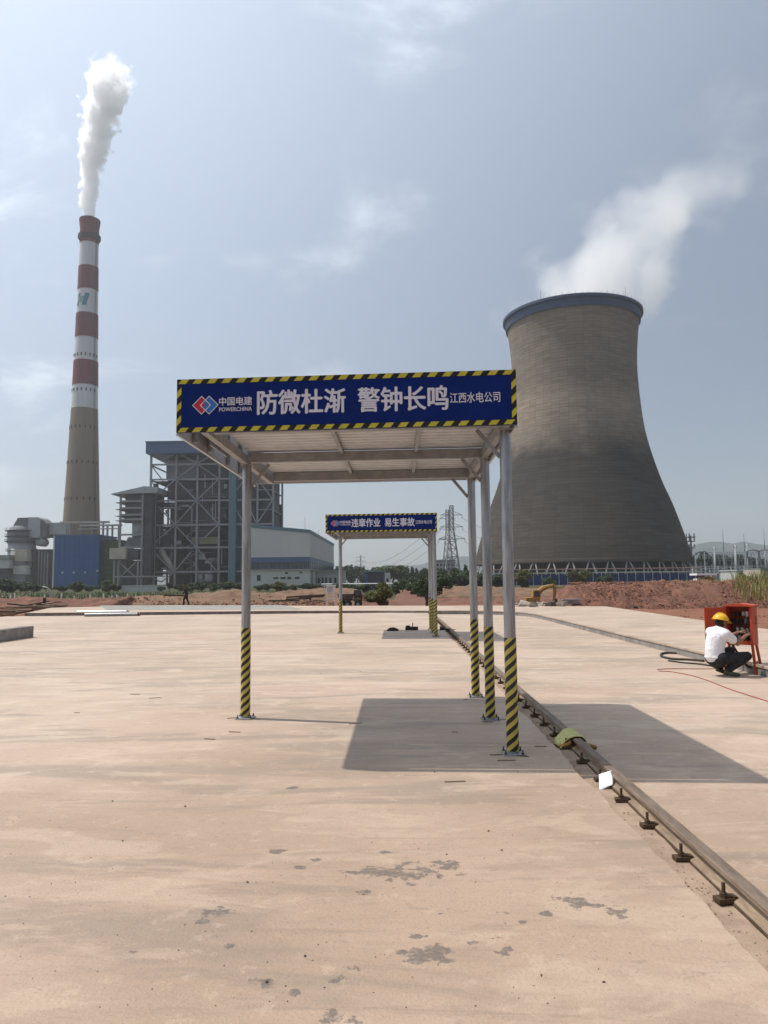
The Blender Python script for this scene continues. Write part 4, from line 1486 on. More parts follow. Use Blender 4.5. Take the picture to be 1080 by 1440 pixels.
o = MB().box(X_(139.5, YL + 4, 770), X_(171, YL + 4, 770), YL + 4, YL + 20, -0.3, Z_(757, YL)).build('scaffold_screen', 'leaf_dark', bb)
# pipe bridge behind it
pb = thing('pipe_bridge', 'long pipe bridge crossing in front of the chimney foot', 'bridge', (X_(120, 360), 360, 0))
for (pa, pc, r, t) in ((84, 152, 734.5, 1.0), (112, 170, 739, 0.8), (108, 168, 744, 0.4)):
    MB().box(X_(pa, 360), X_(pc, 360), 359, 361, Z_(r, 360, 120) - t / 2, Z_(r, 360, 120) + t / 2).build('pipe', 'beige_clad', pb)
for px in (97, 112, 128, 144, 150, 157, 166):
    MB().box(X_(px, 360) - 0.25, X_(px, 360) + 0.25, 359.3, 360.7, -0.3, Z_(735 if px < 150 else 740, 360, 120)).build('trestle', 'steel_frame', pb)

# ---- flue gas washer at the far left
YA = 380.0
ab = thing('flue_gas_washer', 'grey round washer vessel ringed by platforms at the left edge', 'tank', (X_(31, YA), YA, 0))
ax = X_(31, YA, 770)


def az(r):
    return Z_(r, YA, 31)


MB().tube((ax, YA, -0.3), (ax, YA, az(763)), 6.7, n=32).build('vessel', 'duct_grey', ab, True)
MB().lathe([(7.2, az(764)), (7.2, az(748)), (5.4, az(741)), (2.0, az(738))], 32, (ax, YA)).build('vessel_top', 'duct_dark', ab, 'angle')
for r in (747, 755, 762, 775, 791, 800, 810):
    rad = 8.3 if r < 765 else 7.6
    MB().lathe([(rad, az(r) - 0.12), (rad, az(r) + 0.12), (6.6, az(r) + 0.12), (6.6, az(r) - 0.12), (rad, az(r) - 0.12)], 28, (ax, YA)).build('platform_ring', 'ch_dark', ab)
    mb = MB()
    for k in range(20):
        a = 2 * pi * k / 20
        mb.bar((ax + rad * sin(a), YA - rad * cos(a), az(r)), (ax + rad * sin(a), YA - rad * cos(a), az(r) + 1.2), 0.1)
    mb.lathe([(rad, az(r) + 1.15), (rad + .08, az(r) + 1.25), (rad, az(r) + 1.3)], 28, (ax, YA))
    o = mb.build('guard_rail', 'steel_frame', ab)
    o['kind'] = 'stuff'


def ax_(px):
    return X_(px, YA, 745)


MB().prism_y([(ax_(24), az(756)), (ax_(24), az(740)), (ax_(30), az(729)), (ax_(45), az(729)), (ax_(45), az(756))], YA - 4, YA + 6).build('outlet_duct', 'duct_dark', ab)
MB().prism_y([(ax_(45.2), az(757)), (ax_(45.2), az(728.6)), (ax_(59), az(728.6)), (ax_(62), az(731)), (ax_(62), az(757))], YA - 4.5, YA + 6).build('outlet_duct', 'duct_grey', ab)
MB().prism_y([(ax_(62), az(756)), (ax_(62), az(731)), (ax_(69), az(737)), (ax_(69), az(756))], YA - 3, YA + 6).build('outlet_duct', 'duct_dark', ab)
MB().box(ax_(69.2), ax_(92), YA, YA + 6, az(752), az(735.5)).build('outlet_duct', 'duct_grey', ab)
MB().box(ax_(48), ax_(75), YA - 2, YA + 5, 0, az(773)).build('pump_house', 'boiler_body', ab)
MB().tube((ax_(60), YA - 3, az(763)), (ax_(60), YA + 3, az(763)), 2.2, n=16).build('fan', 'duct_grey', ab, True)
for r0_, r1_, pa, pc, m_ in ((790, 774, 37.5, 54, 'beige_clad'), (795, 790.5, 33, 52, 'duct_dark'), (808, 796, 36, 54, 'clad_pale'), (835, 809, 34, 52, 'duct_dark')):
    MB().box(ax_(pa), ax_(pc), YA - 11, YA - 7.5, az(r0_), az(r1_)).build('switch_room', m_, ab)
for k in range(4):
    MB().box(ax_(59 + 4 * k), ax_(60.5 + 4 * k), YA - 3, YA - 2.2, 0, az(775 + k)).build('column', 'steel_frame', ab)
lb = thing('low_shed', 'low grey green shed cut by the left edge', 'building', (X_(0, 365), 365, 0))
MB().box(X_(-30, 365), X_(12.5, 365), 365, 385, Z_(799, 365, 5), Z_(787, 365, 5)).build('wall', 'clad_pale', lb)
MB().box(X_(-30, 365), X_(13, 365), 364.5, 385, Z_(787, 365, 5), Z_(780.5, 365, 5)).build('roof', 'roof_green', lb)
MB().box(X_(-30, 365), X_(11, 365), 366, 385, -0.3, Z_(799.2, 365, 5)).build('base', 'boiler_body', lb)

# ---- turbine hall
YH = 300.0
th = thing('turbine_hall', 'long grey hall with teal eaves and a blue window band right of the boiler house', 'building', (X_(400, YH), YH, 0))


def hx(px):
    return X_(px, YH, 783)


def hz(r):
    return Z_(r, YH, 435)


xa, xb = hx(345), hx(435.5)
DY = 112.0
zb1, zb0, zg0 = hz(783), hz(790), hz(800.5)
MB().prism_y([(xa, zb1), (xb, zb1), (xb, hz(749)), (xa, hz(739.5))], YH, YH + DY).build('upper_wall', 'clad_grey', th)
MB().prism_y([(xa - 0.4, hz(739.4)), (xb + 0.3, hz(748.9)), (xb + 0.3, hz(745)), (xa - 0.4, hz(735.5))], YH - 0.4, YH + DY + 0.4).build('roof_edge', 'clad_teal', th)
MB().box(xa, xb + 0.15, YH - 0.15, YH + DY, zb0, zb1).build('blue_band', 'clad_blue2', th)
MB().box(xa + 0.2, xb - 0.1, YH + 0.3, YH + DY, zg0, zb0).build('window_strip', 'glass_dark', th)
for k in range(15):
    x = xa + (xb - xa) * (k + 0.5) / 15
    MB().box(x - 0.12, x + 0.12, YH + 0.05, YH + 0.29, zg0, zb0).build('mullion', 'clad_blue2', th)
for k in range(16):
    yy = YH + DY * (k + 0.5) / 16
    MB().box(xb - 0.08, xb + 0.1, yy - 0.25, yy + 0.25, zg0, zb0).build('mullion', 'clad_blue2', th)
MB().box(xa, xb, YH, YH + DY, -0.3, zg0).build('lower_wall', 'clad_pale', th)
MB().box(xa, xb + 0.5, YH - 0.5, YH + DY, zg0 - 0.25, zg0).build('ledge', 'concrete_far', th)
for px, r, w, h in ((364, 812, 1.5, 2.4), (388, 812.5, 2.0, .8), (398, 812.5, 2.0, .8), (407, 812.5, 1.6, 1.0), (418, 812.5, 2.0, .8), (403, 805.5, 1.1, .8), (423, 805, 1.1, .8)):
    MB().obox((hx(px), YH - 0.02, hz(r)), (w, 0.08, h)).build('window', 'window_dark', th)
for px in (437, 441):
    MB().obox((hx(435.5) + 0.02, YH + (px - 435) * 4, hz(812)), (0.1, 3.5, 6.0)).build('door', 'window_dark', th)
for px in (438, 453, 464):
    MB().tube((hx(435) - 2, YH + 2 + (px - 438) * 3.4, hz(745)), (hx(435) - 2, YH + 2 + (px - 438) * 3.4, hz(726 + (px - 438) * .35)), 0.09, 0.05, 5).build('lightning_rod', 'steel_far', th)
for k in range(1, 9):
    x = xa + (xb - xa) * k / 9
    MB().box(x - 0.05, x + 0.05, YH - 0.06, YH - 0.001, zb1 + 0.1, hz(749)).build('cladding_seam', 'clad_grey', th)
lw = thing('annex_block', 'low pale annex with dark openings beyond the right end of the grey hall', 'building', (X_(458, 330), 330, 0))
MB().box(X_(444, 330), X_(483, 330), 330, 345, -0.3, Z_(803, 330, 460)).build('wall', 'clad_pale', lw)
for px in (447, 452, 457, 463, 470, 476):
    MB().box(X_(px, 330), X_(px + 3, 330), 329.9, 330.0, 1.2, 3.6).build('window', 'window_dark', lw)
MB().box(X_(443, 330), X_(484, 330), 329.4, 345.5, Z_(803, 330, 460), Z_(802, 330, 460)).build('roof', 'concrete_far', lw)

# ---- small shed with white end, between the canopies
YD = 170.0
sd = thing('dark_shed', 'dark blue shed with a pale gable end among the trees', 'shed', (X_(530, YD), YD, 0))
xa, xb, xc = X_(513, YD, 810), X_(541, YD, 810), X_(548.5, YD, 810)
MB().box(xa, xb, YD, YD + 9, -0.3, Z_(804, YD, 530)).build('wall', 'clad_blue2', sd)
MB().box(xa + 0.7, xb - 0.4, YD - 0.06, YD - 0.004, 0.2, Z_(805.5, YD, 530)).build('shutter', 'glass_dark', sd)
MB().box(xb, xc, YD - 0.3, YD + 8, -0.3, Z_(805.5, YD, 530)).build('gable_end', 'clad_pale', sd)
MB().box((xb + xc) / 2 - 0.2, (xb + xc) / 2 + 0.25, YD - 0.36, YD - 0.301, 1.6, 2.3).build('window', 'window_dark', sd)
MB().prism_y([(xa - 0.3, Z_(804, YD, 530)), (xb + 0.1, Z_(804, YD, 530)), (xb + 0.1, Z_(803.2, YD, 530)), (xa + (xb - xa) * .55, Z_(801.6, YD, 530)), (xa - 0.3, Z_(803, YD, 530))], YD - 0.4, YD + 9.3).build('roof', 'roof_green', sd)
wp = thing('white_pipeline', 'long straight white pipe on low posts crossing behind the second canopy', 'pipe', (X_(520, 140), 140, 0))
MB().tube((X_(452, 140), 140, Z_(820.8, 140, 520)), (X_(577, 140), 140, Z_(820.8, 140, 520)), 0.10, n=8).build('pipe', 'white_paint', wp)
for px in range(456, 577, 15):
    MB().bar((X_(px, 140), 140, -0.3), (X_(px, 140), 140, Z_(821, 140, 520)), 0.1).build('post', 'white_paint', wp)
lwall = thing('boundary_wall', 'low pale wall below the steel frames on the left', 'wall', (X_(205, 190), 190, 0))
MB().box(X_(172, 190), X_(237, 190), 190, 190.3, -0.3, Z_(823.5, 190, 205)).build('wall', 'clad_pale', lwall)
MB().box(X_(171, 190), X_(238, 190), 189.9, 190.4, Z_(823.5, 190, 205), Z_(822.8, 190, 205)).build('coping', 'concrete_far', lwall)
gb = thing('grey_block', 'flat roofed grey building half hidden behind the lattice pylon', 'building', (X_(620, 330), 330, 0))
MB().box(X_(612, 330), X_(640, 330), 330, 350, -0.3, Z_(789, 330, 620)).build('wall', 'duct_grey', gb)
MB().box(X_(611, 330), X_(641, 330), 329.5, 350, Z_(789, 330, 620), Z_(787.5, 330, 620)).build('roof', 'roof_green', gb)
for px in (614, 619, 624, 630, 635):
    for r in (794, 800):
        MB().box(X_(px, 330), X_(px + 2.5, 330), 329.9, 330, Z_(r + 2, 330, 620), Z_(r - 1, 330, 620)).build('window', 'window_dark', gb)


# ---- lattice pylons
def pylon(px, top, foot_px, Y, label, arms, side=1):
    zt = Z_(top, Y, px)
    x = X_(px, Y, 760)
    wb = foot_px * Y / F_PX
    t = thing('lattice_pylon', label, 'pylon', (x, Y, 0), 0, 'steel lattice pylons behind the site')

    def w(z):
        k = z / zt
        return wb + (wb * 0.20 - wb) * min(1, k / 0.72) if k < 0.72 else wb * 0.20

    lv = [0, 0.13, 0.25, 0.36, 0.46, 0.55, 0.63, 0.70, 0.76, 0.82, 0.88, 0.94, 1.0]
    for sx_, sy_ in ((-1, -1), (1, -1), (1, 1), (-1, 1)):
        MB().path([(x + sx_ * w(zt * l) / 2, Y + sy_ * w(zt * l) / 2, zt * l - (0.3 if l == 0 else 0)) for l in lv], 0.17, 4).build('leg', 'steel_far', t)
    for a, b in zip(lv[:-1], lv[1:]):
        mb = MB()
        wa, wb_ = w(zt * a) / 2, w(zt * b) / 2
        c0 = [Vector((x + sx_ * wa, Y + sy_ * wa, zt * a)) for sx_, sy_ in ((-1, -1), (1, -1), (1, 1), (-1, 1))]
        c1 = [Vector((x + sx_ * wb_, Y + sy_ * wb_, zt * b)) for sx_, sy_ in ((-1, -1), (1, -1), (1, 1), (-1, 1))]
        for i in range(4):
            j = (i + 1) % 4
            mb.bar(c0[i], c1[j], 0.13)
            mb.bar(c0[j], c1[i], 0.13)
            mb.bar(c1[i], c1[j], 0.12)
        o = mb.build('lattice', 'steel_far', t)
        o['kind'] = 'stuff'
    tips = []
    for k, (l, ln) in enumerate(arms):
        z = zt * l
        for s in (-1, 1):
            ww = w(z) / 2
            tip = Vector((x + s * (ww + ln), Y, z + 0.1))
            mb = MB().bar((x + s * ww, Y - ww, z), tip, 0.16).bar((x + s * ww, Y + ww, z), tip, 0.16).bar((x + s * ww, Y, z + 1.3), tip, 0.14)
            mb.build('cross_arm', 'steel_far', t)
            MB().tube(tip, tip - Vector((0, 0, 1.2)), 0.13, n=6).build('insulator', 'insulator', t)
            tips.append(tip - Vector((0, 0, 1.2)))
    return tips


t1 = pylon(635.5, 711, 25, 255, 'tall steel lattice pylon right of the second canopy', [(0.58, 3.4), (0.73, 3.2), (0.88, 3.0)])
t2 = pylon(629.5, 717, 20, 330, 'shorter lattice pylon overlapping the left side of the tall one', [(0.60, 3.0), (0.74, 3.0), (0.88, 2.8)])
t3 = pylon(507, 781, 5, 620, 'tiny distant lattice pylon left of the dark shed', [(0.62, 4), (0.78, 4), (0.92, 3.5)])
for i, (a, b) in enumerate(zip(t1[0::2] + t2[0::2], t3[0::2] * 2)):
    pts = []
    for k in range(25):
        s = k / 24
        p = a.lerp(b, s)
        p.z -= 9.0 * 4 * s * (1 - s)
        pts.append(p)
    tag(MB().path(pts, [0.035 + 0.05 * k / 24 for k in range(25)], 4).build('power_line', 'steel_far'), ['lowest', 'middle', 'highest'][i % 3] + ' power line sagging left from ' + ('the tall pylon' if i < 3 else 'the shorter pylon') + ' above the shed', 'cable', 'power lines left of the tall pylon')
for i, a in enumerate(t1[1::2]):
    b = Vector((X_(790, 560, 770), 560, a.z * 1.5))
    pts = [a.lerp(b, k / 24) - Vector((0, 0, 7 * 4 * (k / 24) * (1 - k / 24))) for k in range(25)]
    tag(MB().path(pts, 0.05, 4).build('power_line', 'steel_far'), ['lowest', 'middle', 'highest'][i] + ' power line leading right from the tall pylon behind the cooling tower', 'cable', 'power lines right of the tall pylon')

# ---- switchyard on the right
YG = 290.0
sg = thing('switchyard_gantry', 'long switchyard gantry of pale columns right of the cooling tower', 'gantry', (X_(1010, YG), YG, 0))
zg = Z_(779.5, YG, 1010)
xs_ = [X_(p, YG, 790) for p in (978, 991, 1004, 1018, 1033, 1048, 1064, 1080, 1096)]
for i, x in enumerate(xs_):
    MB().tube((x, YG, -0.3), (x, YG, zg + (1.0 if i % 2 else 0)), 0.32, 0.2, 8).build('column', 'insulator', sg, True)
    if i:
        mb = MB()
        a = xs_[i - 1]
        for z in (zg - 0.1, zg + 0.75):
            mb.bar((a + 0.1, YG, z), (x - 0.1, YG, z), 0.14)
        for k in range(6):
            u, v = a + (x - a) * k / 6, a + (x - a) * (k + 1) / 6
            mb.bar((u, YG, zg - 0.1 if k % 2 else zg + 0.75), (v, YG, zg + 0.75 if k % 2 else zg - 0.1), 0.09)
        o = mb.build('lattice_beam', 'steel_frame', sg)
        o['kind'] = 'stuff'
    for k in range(3):
        if i:
            xx = xs_[i - 1] + (x - xs_[i - 1]) * (k + 0.5) / 3
            MB().tube((xx, YG, zg - 0.1), (xx, YG, zg - 1.8), 0.12, n=6).build('insulator', 'insulator', sg)
sg2 = thing('switchyard_gantry', 'arched dark gantry at the right edge above the switchyard', 'gantry', (X_(1070, 250), 250, 0))
za2 = Z_(775, 250, 1070)
xs2 = [X_(p, 250, 790) for p in (1051, 1068, 1085, 1102)]
for i, x in enumerate(xs2):
    MB().bar((x - 1.2, 250, -0.3), (x, 250, za2), 0.3).build('column', 'steel_far', sg2)
    MB().bar((x + 1.2, 250, -0.3), (x, 250, za2), 0.3).build('column', 'steel_far', sg2)
    if i:
        a = xs2[i - 1]
        MB().path([(a, 250, za2), (a + (x - a) * .25, 250, za2 + 0.35), ((a + x) / 2, 250, za2 + 0.45), (a + (x - a) * .75, 250, za2 + 0.35), (x, 250, za2)], 0.26, 6).build('arch_beam', 'steel_far', sg2)
sg3 = thing('switchyard_gantry', 'rear switchyard gantry of thin dark frames behind the pale one', 'gantry', (X_(1030, 335), 335, 0))
zg3 = Z_(785, 335, 1030)
for k, p in enumerate(range(976, 1104, 9)):
    x = X_(p, 335, 790)
    MB().bar((x - 0.9, 335, -0.3), (x, 335, zg3 + (1.6 if k % 3 == 0 else 0)), 0.28).build('column', 'steel_far', sg3)
    MB().bar((x + 0.9, 335, -0.3), (x, 335, zg3), 0.28).build('column', 'steel_far', sg3)
for z in (zg3, zg3 - 1.0):
    MB().bar((X_(975, 335, 790), 335, z), (X_(1104, 335, 790), 335, z), 0.22).build('beam', 'steel_far', sg3)
sg4 = thing('switchyard_gantry', 'low front frame of switch stands just above the right bank', 'gantry', (X_(1020, 225), 225, 0))
for k, p in enumerate(range(980, 1100, 7)):
    x = X_(p, 225, 800)
    MB().bar((x, 225, -0.3), (x, 225, Z_(792 + (k * 5) % 7, 225, 1020)), 0.17).build('stand', 'steel_frame', sg4)
    MB().bar((x - 0.7, 225, Z_(797, 225, 1020)), (x + 0.7, 225, Z_(796, 225, 1020)), 0.12).build('switch_arm', 'insulator', sg4)
for r in (795.5, 801):
    MB().bar((X_(979, 225, 800), 225, Z_(r, 225, 1020)), (X_(1099, 225, 800), 225, Z_(r, 225, 1020)), 0.12).build('beam', 'steel_far', sg4)
# rows of switchgear
sw = thing('switchgear_row', 'row of pale switch posts and busbars low in the switchyard', 'switchgear', (X_(1000, 240), 240, 0))
for k, p in enumerate(range(974, 1050, 6)):
    x = X_(p, 240, 800)
    zt_ = Z_(799 if k % 3 else 796.5, 240, 1000)
    MB().tube((x, 240, -0.3), (x, 240, zt_ * 0.55), 0.16, n=6).build('support', 'steel_frame', sw)
    MB().lathe([(0.2, zt_ * 0.55), (0.3, zt_ * 0.6), (0.18, zt_ * 0.7), (0.3, zt_ * 0.78), (0.18, zt_ * 0.88), (0.25, zt_)], 8, (x, 240)).build('insulator', 'insulator', sw)
MB().bar((X_(973, 240, 800), 240, Z_(799.5, 240, 1000)), (X_(1048, 240, 800), 240, Z_(798, 240, 1000)), 0.18).build('busbar', 'insulator', sw)
for p, tp, Y, lab in ((1018, 744, 300, 'tallest thin lightning mast, in the middle of the switchyard'), (1047.5, 750, 300, 'thin lightning mast between two thick poles right of the tallest mast'), (1076, 742, 270, 'thin lightning mast at the right edge of the switchyard'), (966.5, 752, 310, 'thin mast just left of the platform tower beside the cooling tower')):
    x = X_(p, Y, 780)
    t = thing('lightning_mast', lab, 'mast', (x, Y, 0), 0, 'thin masts in the switchyard')
    z = Z_(tp, Y, p)
    MB().tube((x, Y, -0.3), (x, Y, z * 0.6), 0.34, 0.2, 8).build('mast_tube', 'steel_frame', t, True)
    MB().tube((x, Y, z * 0.6), (x, Y, z), 0.14, 0.05, 6).build('rod', 'steel_frame', t, True)
for p, tp, lab in ((1005, 769, 'thick grey pole left of the tallest mast in the switchyard'), (1034.5, 766, 'thick grey pole right of the tallest mast in the switchyard'), (1051, 764.5, 'thick grey pole beside the arched gantry')):
    x = X_(p, 262, 780)
    t = thing('steel_pole', lab, 'pole', (x, 262, 0), 0, 'thick poles in the switchyard')
    MB().tube((x, 262, -0.3), (x, 262, Z_(tp, 262, p)), 0.45, 0.28, 10).build('shaft', 'duct_grey', t, True)
    MB().obox((x, 262, Z_(tp + 3, 262, p)), (1.3, 0.3, 0.25)).build('bracket', 'steel_far', t)
tt = thing('platform_tower', 'slim tower with stacked antenna platforms right of the cooling tower', 'tower', (X_(972, 320), 320, 0))
x, z = X_(972, 320, 770), Z_(753, 320, 972)
MB().tube((x, 320, -0.3), (x, 320, z), 0.55, 0.3, 8).build('shaft', 'steel_frame', tt)
for k, zz in enumerate((z - 0.6, z - 2.4, z - 5.2)):
    MB().tube((x, 320, zz - 0.3), (x, 320, zz), 2.0 - 0.3 * k, n=12).build('platform', 'steel_far', tt)
    for q in range(5):
        a = 2 * pi * q / 5
        MB().obox((x + 1.7 * sin(a), 320 + 1.7 * cos(a), zz + 0.7), (0.35, 0.35, 1.4)).build('antenna', 'insulator', tt)
ct = thing('control_block', 'low grey green control building in the switchyard', 'building', (X_(1050, 200), 200, 0))
MB().box(X_(1035, 200), X_(1066, 200), 200, 210, -0.3, Z_(803, 200, 1050)).build('wall', 'clad_pale', ct)
MB().box(X_(1034, 200), X_(1068, 200), 199.4, 210.4, Z_(803, 200, 1050), Z_(801, 200, 1050)).build('roof', 'duct_grey', ct)
for px in (1038, 1046, 1056):
    MB().box(X_(px, 200), X_(px + 5, 200), 199.9, 200, 1.3, 2.9).build('window', 'window_dark', ct)
ct2 = thing('pale_block', 'pale low building at the right edge beyond the reeds', 'building', (X_(1075, 190), 190, 0))
MB().box(X_(1068.5, 190), X_(1100, 190), 190, 200, -0.3, Z_(800, 190, 1075)).build('wall', 'beige_clad', ct2)
MB().box(X_(1068, 190), X_(1100, 190), 189.5, 200, Z_(800, 190, 1075), Z_(799, 190, 1075)).build('roof', 'roof_green', ct2)


# ================================================================== PLANTS
def leaf_cloud(seed, clumps, n, s, squash=1.0, stretch=None):
    """many small leaf faces through the volume of a set of clumps; each clump (x, y, z, radius)"""
    rr = random.Random(seed)
    mb = MB()
    tot = sum(c[3] ** 2 for c in clumps)
    for (cx_, cy_, cz_, r) in clumps:
        for _ in range(int(n * r * r / tot)):
            while True:
                p = Vector((rr.uniform(-1, 1), rr.uniform(-1, 1), rr.uniform(-1, 1)))
                if 0.25 < p.length < 1:
                    break
            p = p.normalized() * (p.length ** 0.5) * r * (1 + 0.25 * fb(p.x * 2 + seed, p.y * 2, p.z * 2, 2))
            c = Vector((cx_ + p.x, cy_ + p.y, cz_ + p.z * squash))
            u = Vector((rr.gauss(0, 1), rr.gauss(0, 1), rr.gauss(0, 0.6))).normalized()
            w = u.cross(Vector((rr.gauss(0, 1), rr.gauss(0, 1), rr.gauss(0, 1)))).normalized()
            a, b = s * rr.uniform(0.6, 1.4), s * rr.uniform(0.35, 0.8)
            if stretch:
                a *= stretch
            mb.add([c - u * a, c - w * b, c + u * a, c + w * b], [(0, 1, 2, 3)])
    return mb


def trunk_mesh(h, r, limbs, seed):
    rr = random.Random(seed)
    mb = MB().path([(0, 0, -0.15), (rr.uniform(-.02, .02), 0, h * 0.3), (rr.uniform(-.04, .04), rr.uniform(-.04, .04), h * 0.65), (0, 0, h)], [r * 1.3, r, r * 0.75, r * 0.3], 7)
    for k in range(limbs):
        z = h * rr.uniform(0.3, 0.8)
        a = rr.uniform(0, 2 * pi)
        ln = rr.uniform(0.18, 0.34)
        mb.path([(0, 0, z), (ln * .5 * cos(a), ln * .5 * sin(a), z + ln * .35), (ln * cos(a), ln * sin(a), z + ln * .6)], [r * 0.5, r * 0.35, r * 0.15], 5)
    return mb


PROTO = {}


def proto(key, crown, trunk, leaf):
    cm = crown.mesh('crown')
    tm = trunk.mesh('trunk', True)
    tm.materials.append(MATS['bark'])
    cm.materials.append(MATS[leaf])
    PROTO[key] = (cm, tm)


def blob(seed, n, rx, rz, z0, r0, r1):
    rr = random.Random(seed)
    out = []
    for _ in range(n):
        a, q = rr.uniform(0, 2 * pi), sqrt(rr.random())
        z = rr.uniform(-1, 1)
        k = sqrt(max(0.05, 1 - z * z))
        out.append((rx * q * k * cos(a), rx * q * k * sin(a), z0 + rz * z, rr.uniform(r0, r1)))
    return out


# unit-height plants (1 m tall), scaled when placed
proto('broad', leaf_cloud(1, blob(1, 11, .26, .24, .66, .10, .19), 2200, .034), trunk_mesh(.75, .022, 6, 1), 'leaf_dark')
proto('broad2', leaf_cloud(2, blob(2, 12, .34, .26, .62, .10, .18), 2300, .034), trunk_mesh(.7, .022, 6, 2), 'leaf_mid')
proto('bush', leaf_cloud(3, blob(3, 11, .42, .30, .48, .13, .24), 2400, .046), trunk_mesh(.6, .02, 6, 3), 'leaf_mid')
proto('bush_dark', leaf_cloud(4, blob(4, 12, .50, .30, .46, .13, .24), 2400, .046), trunk_mesh(.6, .02, 6, 4), 'leaf_dark')
proto('bush_olive', leaf_cloud(5, blob(5, 13, .34, .36, .50, .11, .20), 4200, .034), trunk_mesh(.7, .018, 7, 5), 'leaf_olive')
proto('cone', leaf_cloud(6, [(0.02 * sin(k * 2.3), 0.02 * cos(k * 1.7), .26 + .068 * k, .165 - .0125 * k) for k in range(11)], 2000, .032), trunk_mesh(.95, .02, 3, 6), 'leaf_dark')
# palm: drooping fronds
pm = MB()
rr = random.Random(9)
for k in range(13):
    a = 2 * pi * k / 13 + rr.uniform(-.2, .2)
    ln, up_ = rr.uniform(.26, .36), rr.uniform(.02, .2)
    for t in range(9):
        s0, s1 = t / 9, (t + 1) / 9

        def fp(s):
            return Vector((cos(a) * ln * s, sin(a) * ln * s, .84 + up_ * s - .34 * s * s))
        c, d = fp(s0), fp(s1)
        side = Vector((-sin(a), cos(a), -0.35)) * (.055 * (1 - s0 * .5))
        side2 = Vector((sin(a), -cos(a), -0.35)) * (.055 * (1 - s0 * .5))
        pm.add([c, d, d + side, c + side * .6], [(0, 1, 2, 3)]).add([c, d, d + side2, c + side2 * .6], [(0, 1, 2, 3)])
proto('palm', pm, trunk_mesh(.85, .028, 0, 9), 'leaf_dark')


def plant(key, px, Y, top_row, label, group, name, cat, wide=1.0, z0=-0.25, rot=None):
    p = at(px, 812, Y)
    h = Z_(top_row, Y, px) - z0
    t = thing(name, label, cat, (p.x, Y, z0), rot if rot is not None else (px * 1.7 + Y) % 6.28, group)
    if 'bush' in key and Y > 150:
        wide *= 1.5
    t.scale = (h * wide, h * wide, h)
    cm, tm = PROTO[key]
    link('trunk', tm, None, t, keep=False)
    link('crown', cm, None, t, keep=False)
    return t


def row(items, tmpl, group, name, cat):
    items = sorted(items, key=lambda i: i[1])
    n = len(items)
    for i, it in enumerate(items):
        key, px, Y, top = it[:4]
        plant(key, px, Y, top, tmpl.format(ORD[i] if i < n / 2 else ORD[n - 1 - i], 'left' if i < n / 2 else 'right'), group, name, cat, it[4] if len(it) > 4 else 1.0, it[5] if len(it) > 5 else -0.25)


row([('bush_dark', 4, 200, 812, 1.1), ('bush', 16, 205, 815, 1.3), ('bush_dark', 30, 200, 817, 1.5), ('bush_dark', 47, 195, 820, 1.6), ('broad2', 66, 205, 822, 1.5), ('bush', 110, 190, 816, 1.1), ('bush_dark', 126, 195, 823, 1.7), ('bush', 150, 188, 815, 1.1), ('bush_dark', 165, 192, 822, 1.5), ('bush_dark', 88, 200, 823, 1.8)],
    'dark green bush below the blue hall and washer, {} from the {} in its row', 'bushes at the foot of the plant', 'bush', 'bush')
row([('bush_dark', 228, 180, 824, 1.3), ('broad', 238, 178, 819, 1.3), ('bush_dark', 252, 180, 821, 1.4), ('bush', 268, 176, 819, 1.2), ('bush_dark', 284, 180, 817, 1.3), ('bush', 300, 178, 820, 1.3), ('bush_dark', 318, 182, 816, 1.2), ('bush_dark', 334, 180, 818, 1.3)],
    'leafy bush in front of the boiler house frame, {} from the {} in its row', 'bushes before the boiler house', 'bush', 'bush')
row([('bush_dark', 366, 170, 822, 1.4), ('bush_dark', 377, 172, 820, 1.2), ('bush_olive', 392, 165, 818, 1.3), ('bush_dark', 403, 172, 823, 1.5), ('bush_olive', 413, 166, 822, 1.4), ('bush_dark', 428, 170, 819, 1.3), ('bush_dark', 438, 168, 820, 1.3), ('bush', 448, 172, 822, 1.3), ('bush_dark', 458, 170, 824, 1.5)],
    'roadside shrub in front of the grey hall, {} from the {} in its row', 'shrubs before the grey hall', 'shrub', 'shrub')
row([('broad', 476, 420, 796, 1.3), ('broad', 486, 430, 795, 1.2), ('cone', 494, 420, 793, 1.3), ('broad', 503, 430, 796, 1.2), ('cone', 511, 410, 796, 1.5), ('broad2', 520, 400, 799, 1.4), ('broad', 530, 400, 797, 1.4), ('broad2', 541, 330, 795, 1.5), ('broad2', 552, 300, 792, 1.6), ('broad', 560, 310, 795, 1.3),
     ('cone', 566, 330, 794, 1.25), ('cone', 573, 330, 795, 1.2), ('cone', 580, 332, 796, 1.25), ('cone', 586, 334, 798, 1.2), ('broad', 592, 330, 803, 1.4), ('broad', 600, 320, 799, 1.3)],
    'dark tree on the skyline under the second canopy, {} from the {}', 'skyline trees under the second canopy', 'tree', 'tree')
row([('bush_dark', 474, 132, 819, 1.4), ('bush_dark', 486, 130, 820, 1.5), ('bush_dark', 499, 128, 821, 1.6), ('bush_dark', 512, 128, 820, 1.6), ('bush', 557, 110, 817, 1.2), ('broad2', 566, 120, 812, 1.2), ('bush_dark', 577, 150, 809, 1.2), ('bush', 583, 100, 817, 1.3), ('bush', 592, 86, 815, 1.1), ('bush_dark', 600, 82, 809, 1.0), ('bush_dark', 612, 84, 805, 1.1)],
    'green bush lining the dirt track under the second canopy, {} from the {}', 'bushes along the dirt track', 'bush', 'bush')
plant('bush_olive', 538, 56, 819.5, 'large olive green bush left of the dirt track, nearest of all the bushes', None, 'bush', 'bush', 1.25)
plant('bush_olive', 524, 60, 833, 'small yellowish shrub left of the large olive bush', None, 'shrub', 'shrub', 1.6)
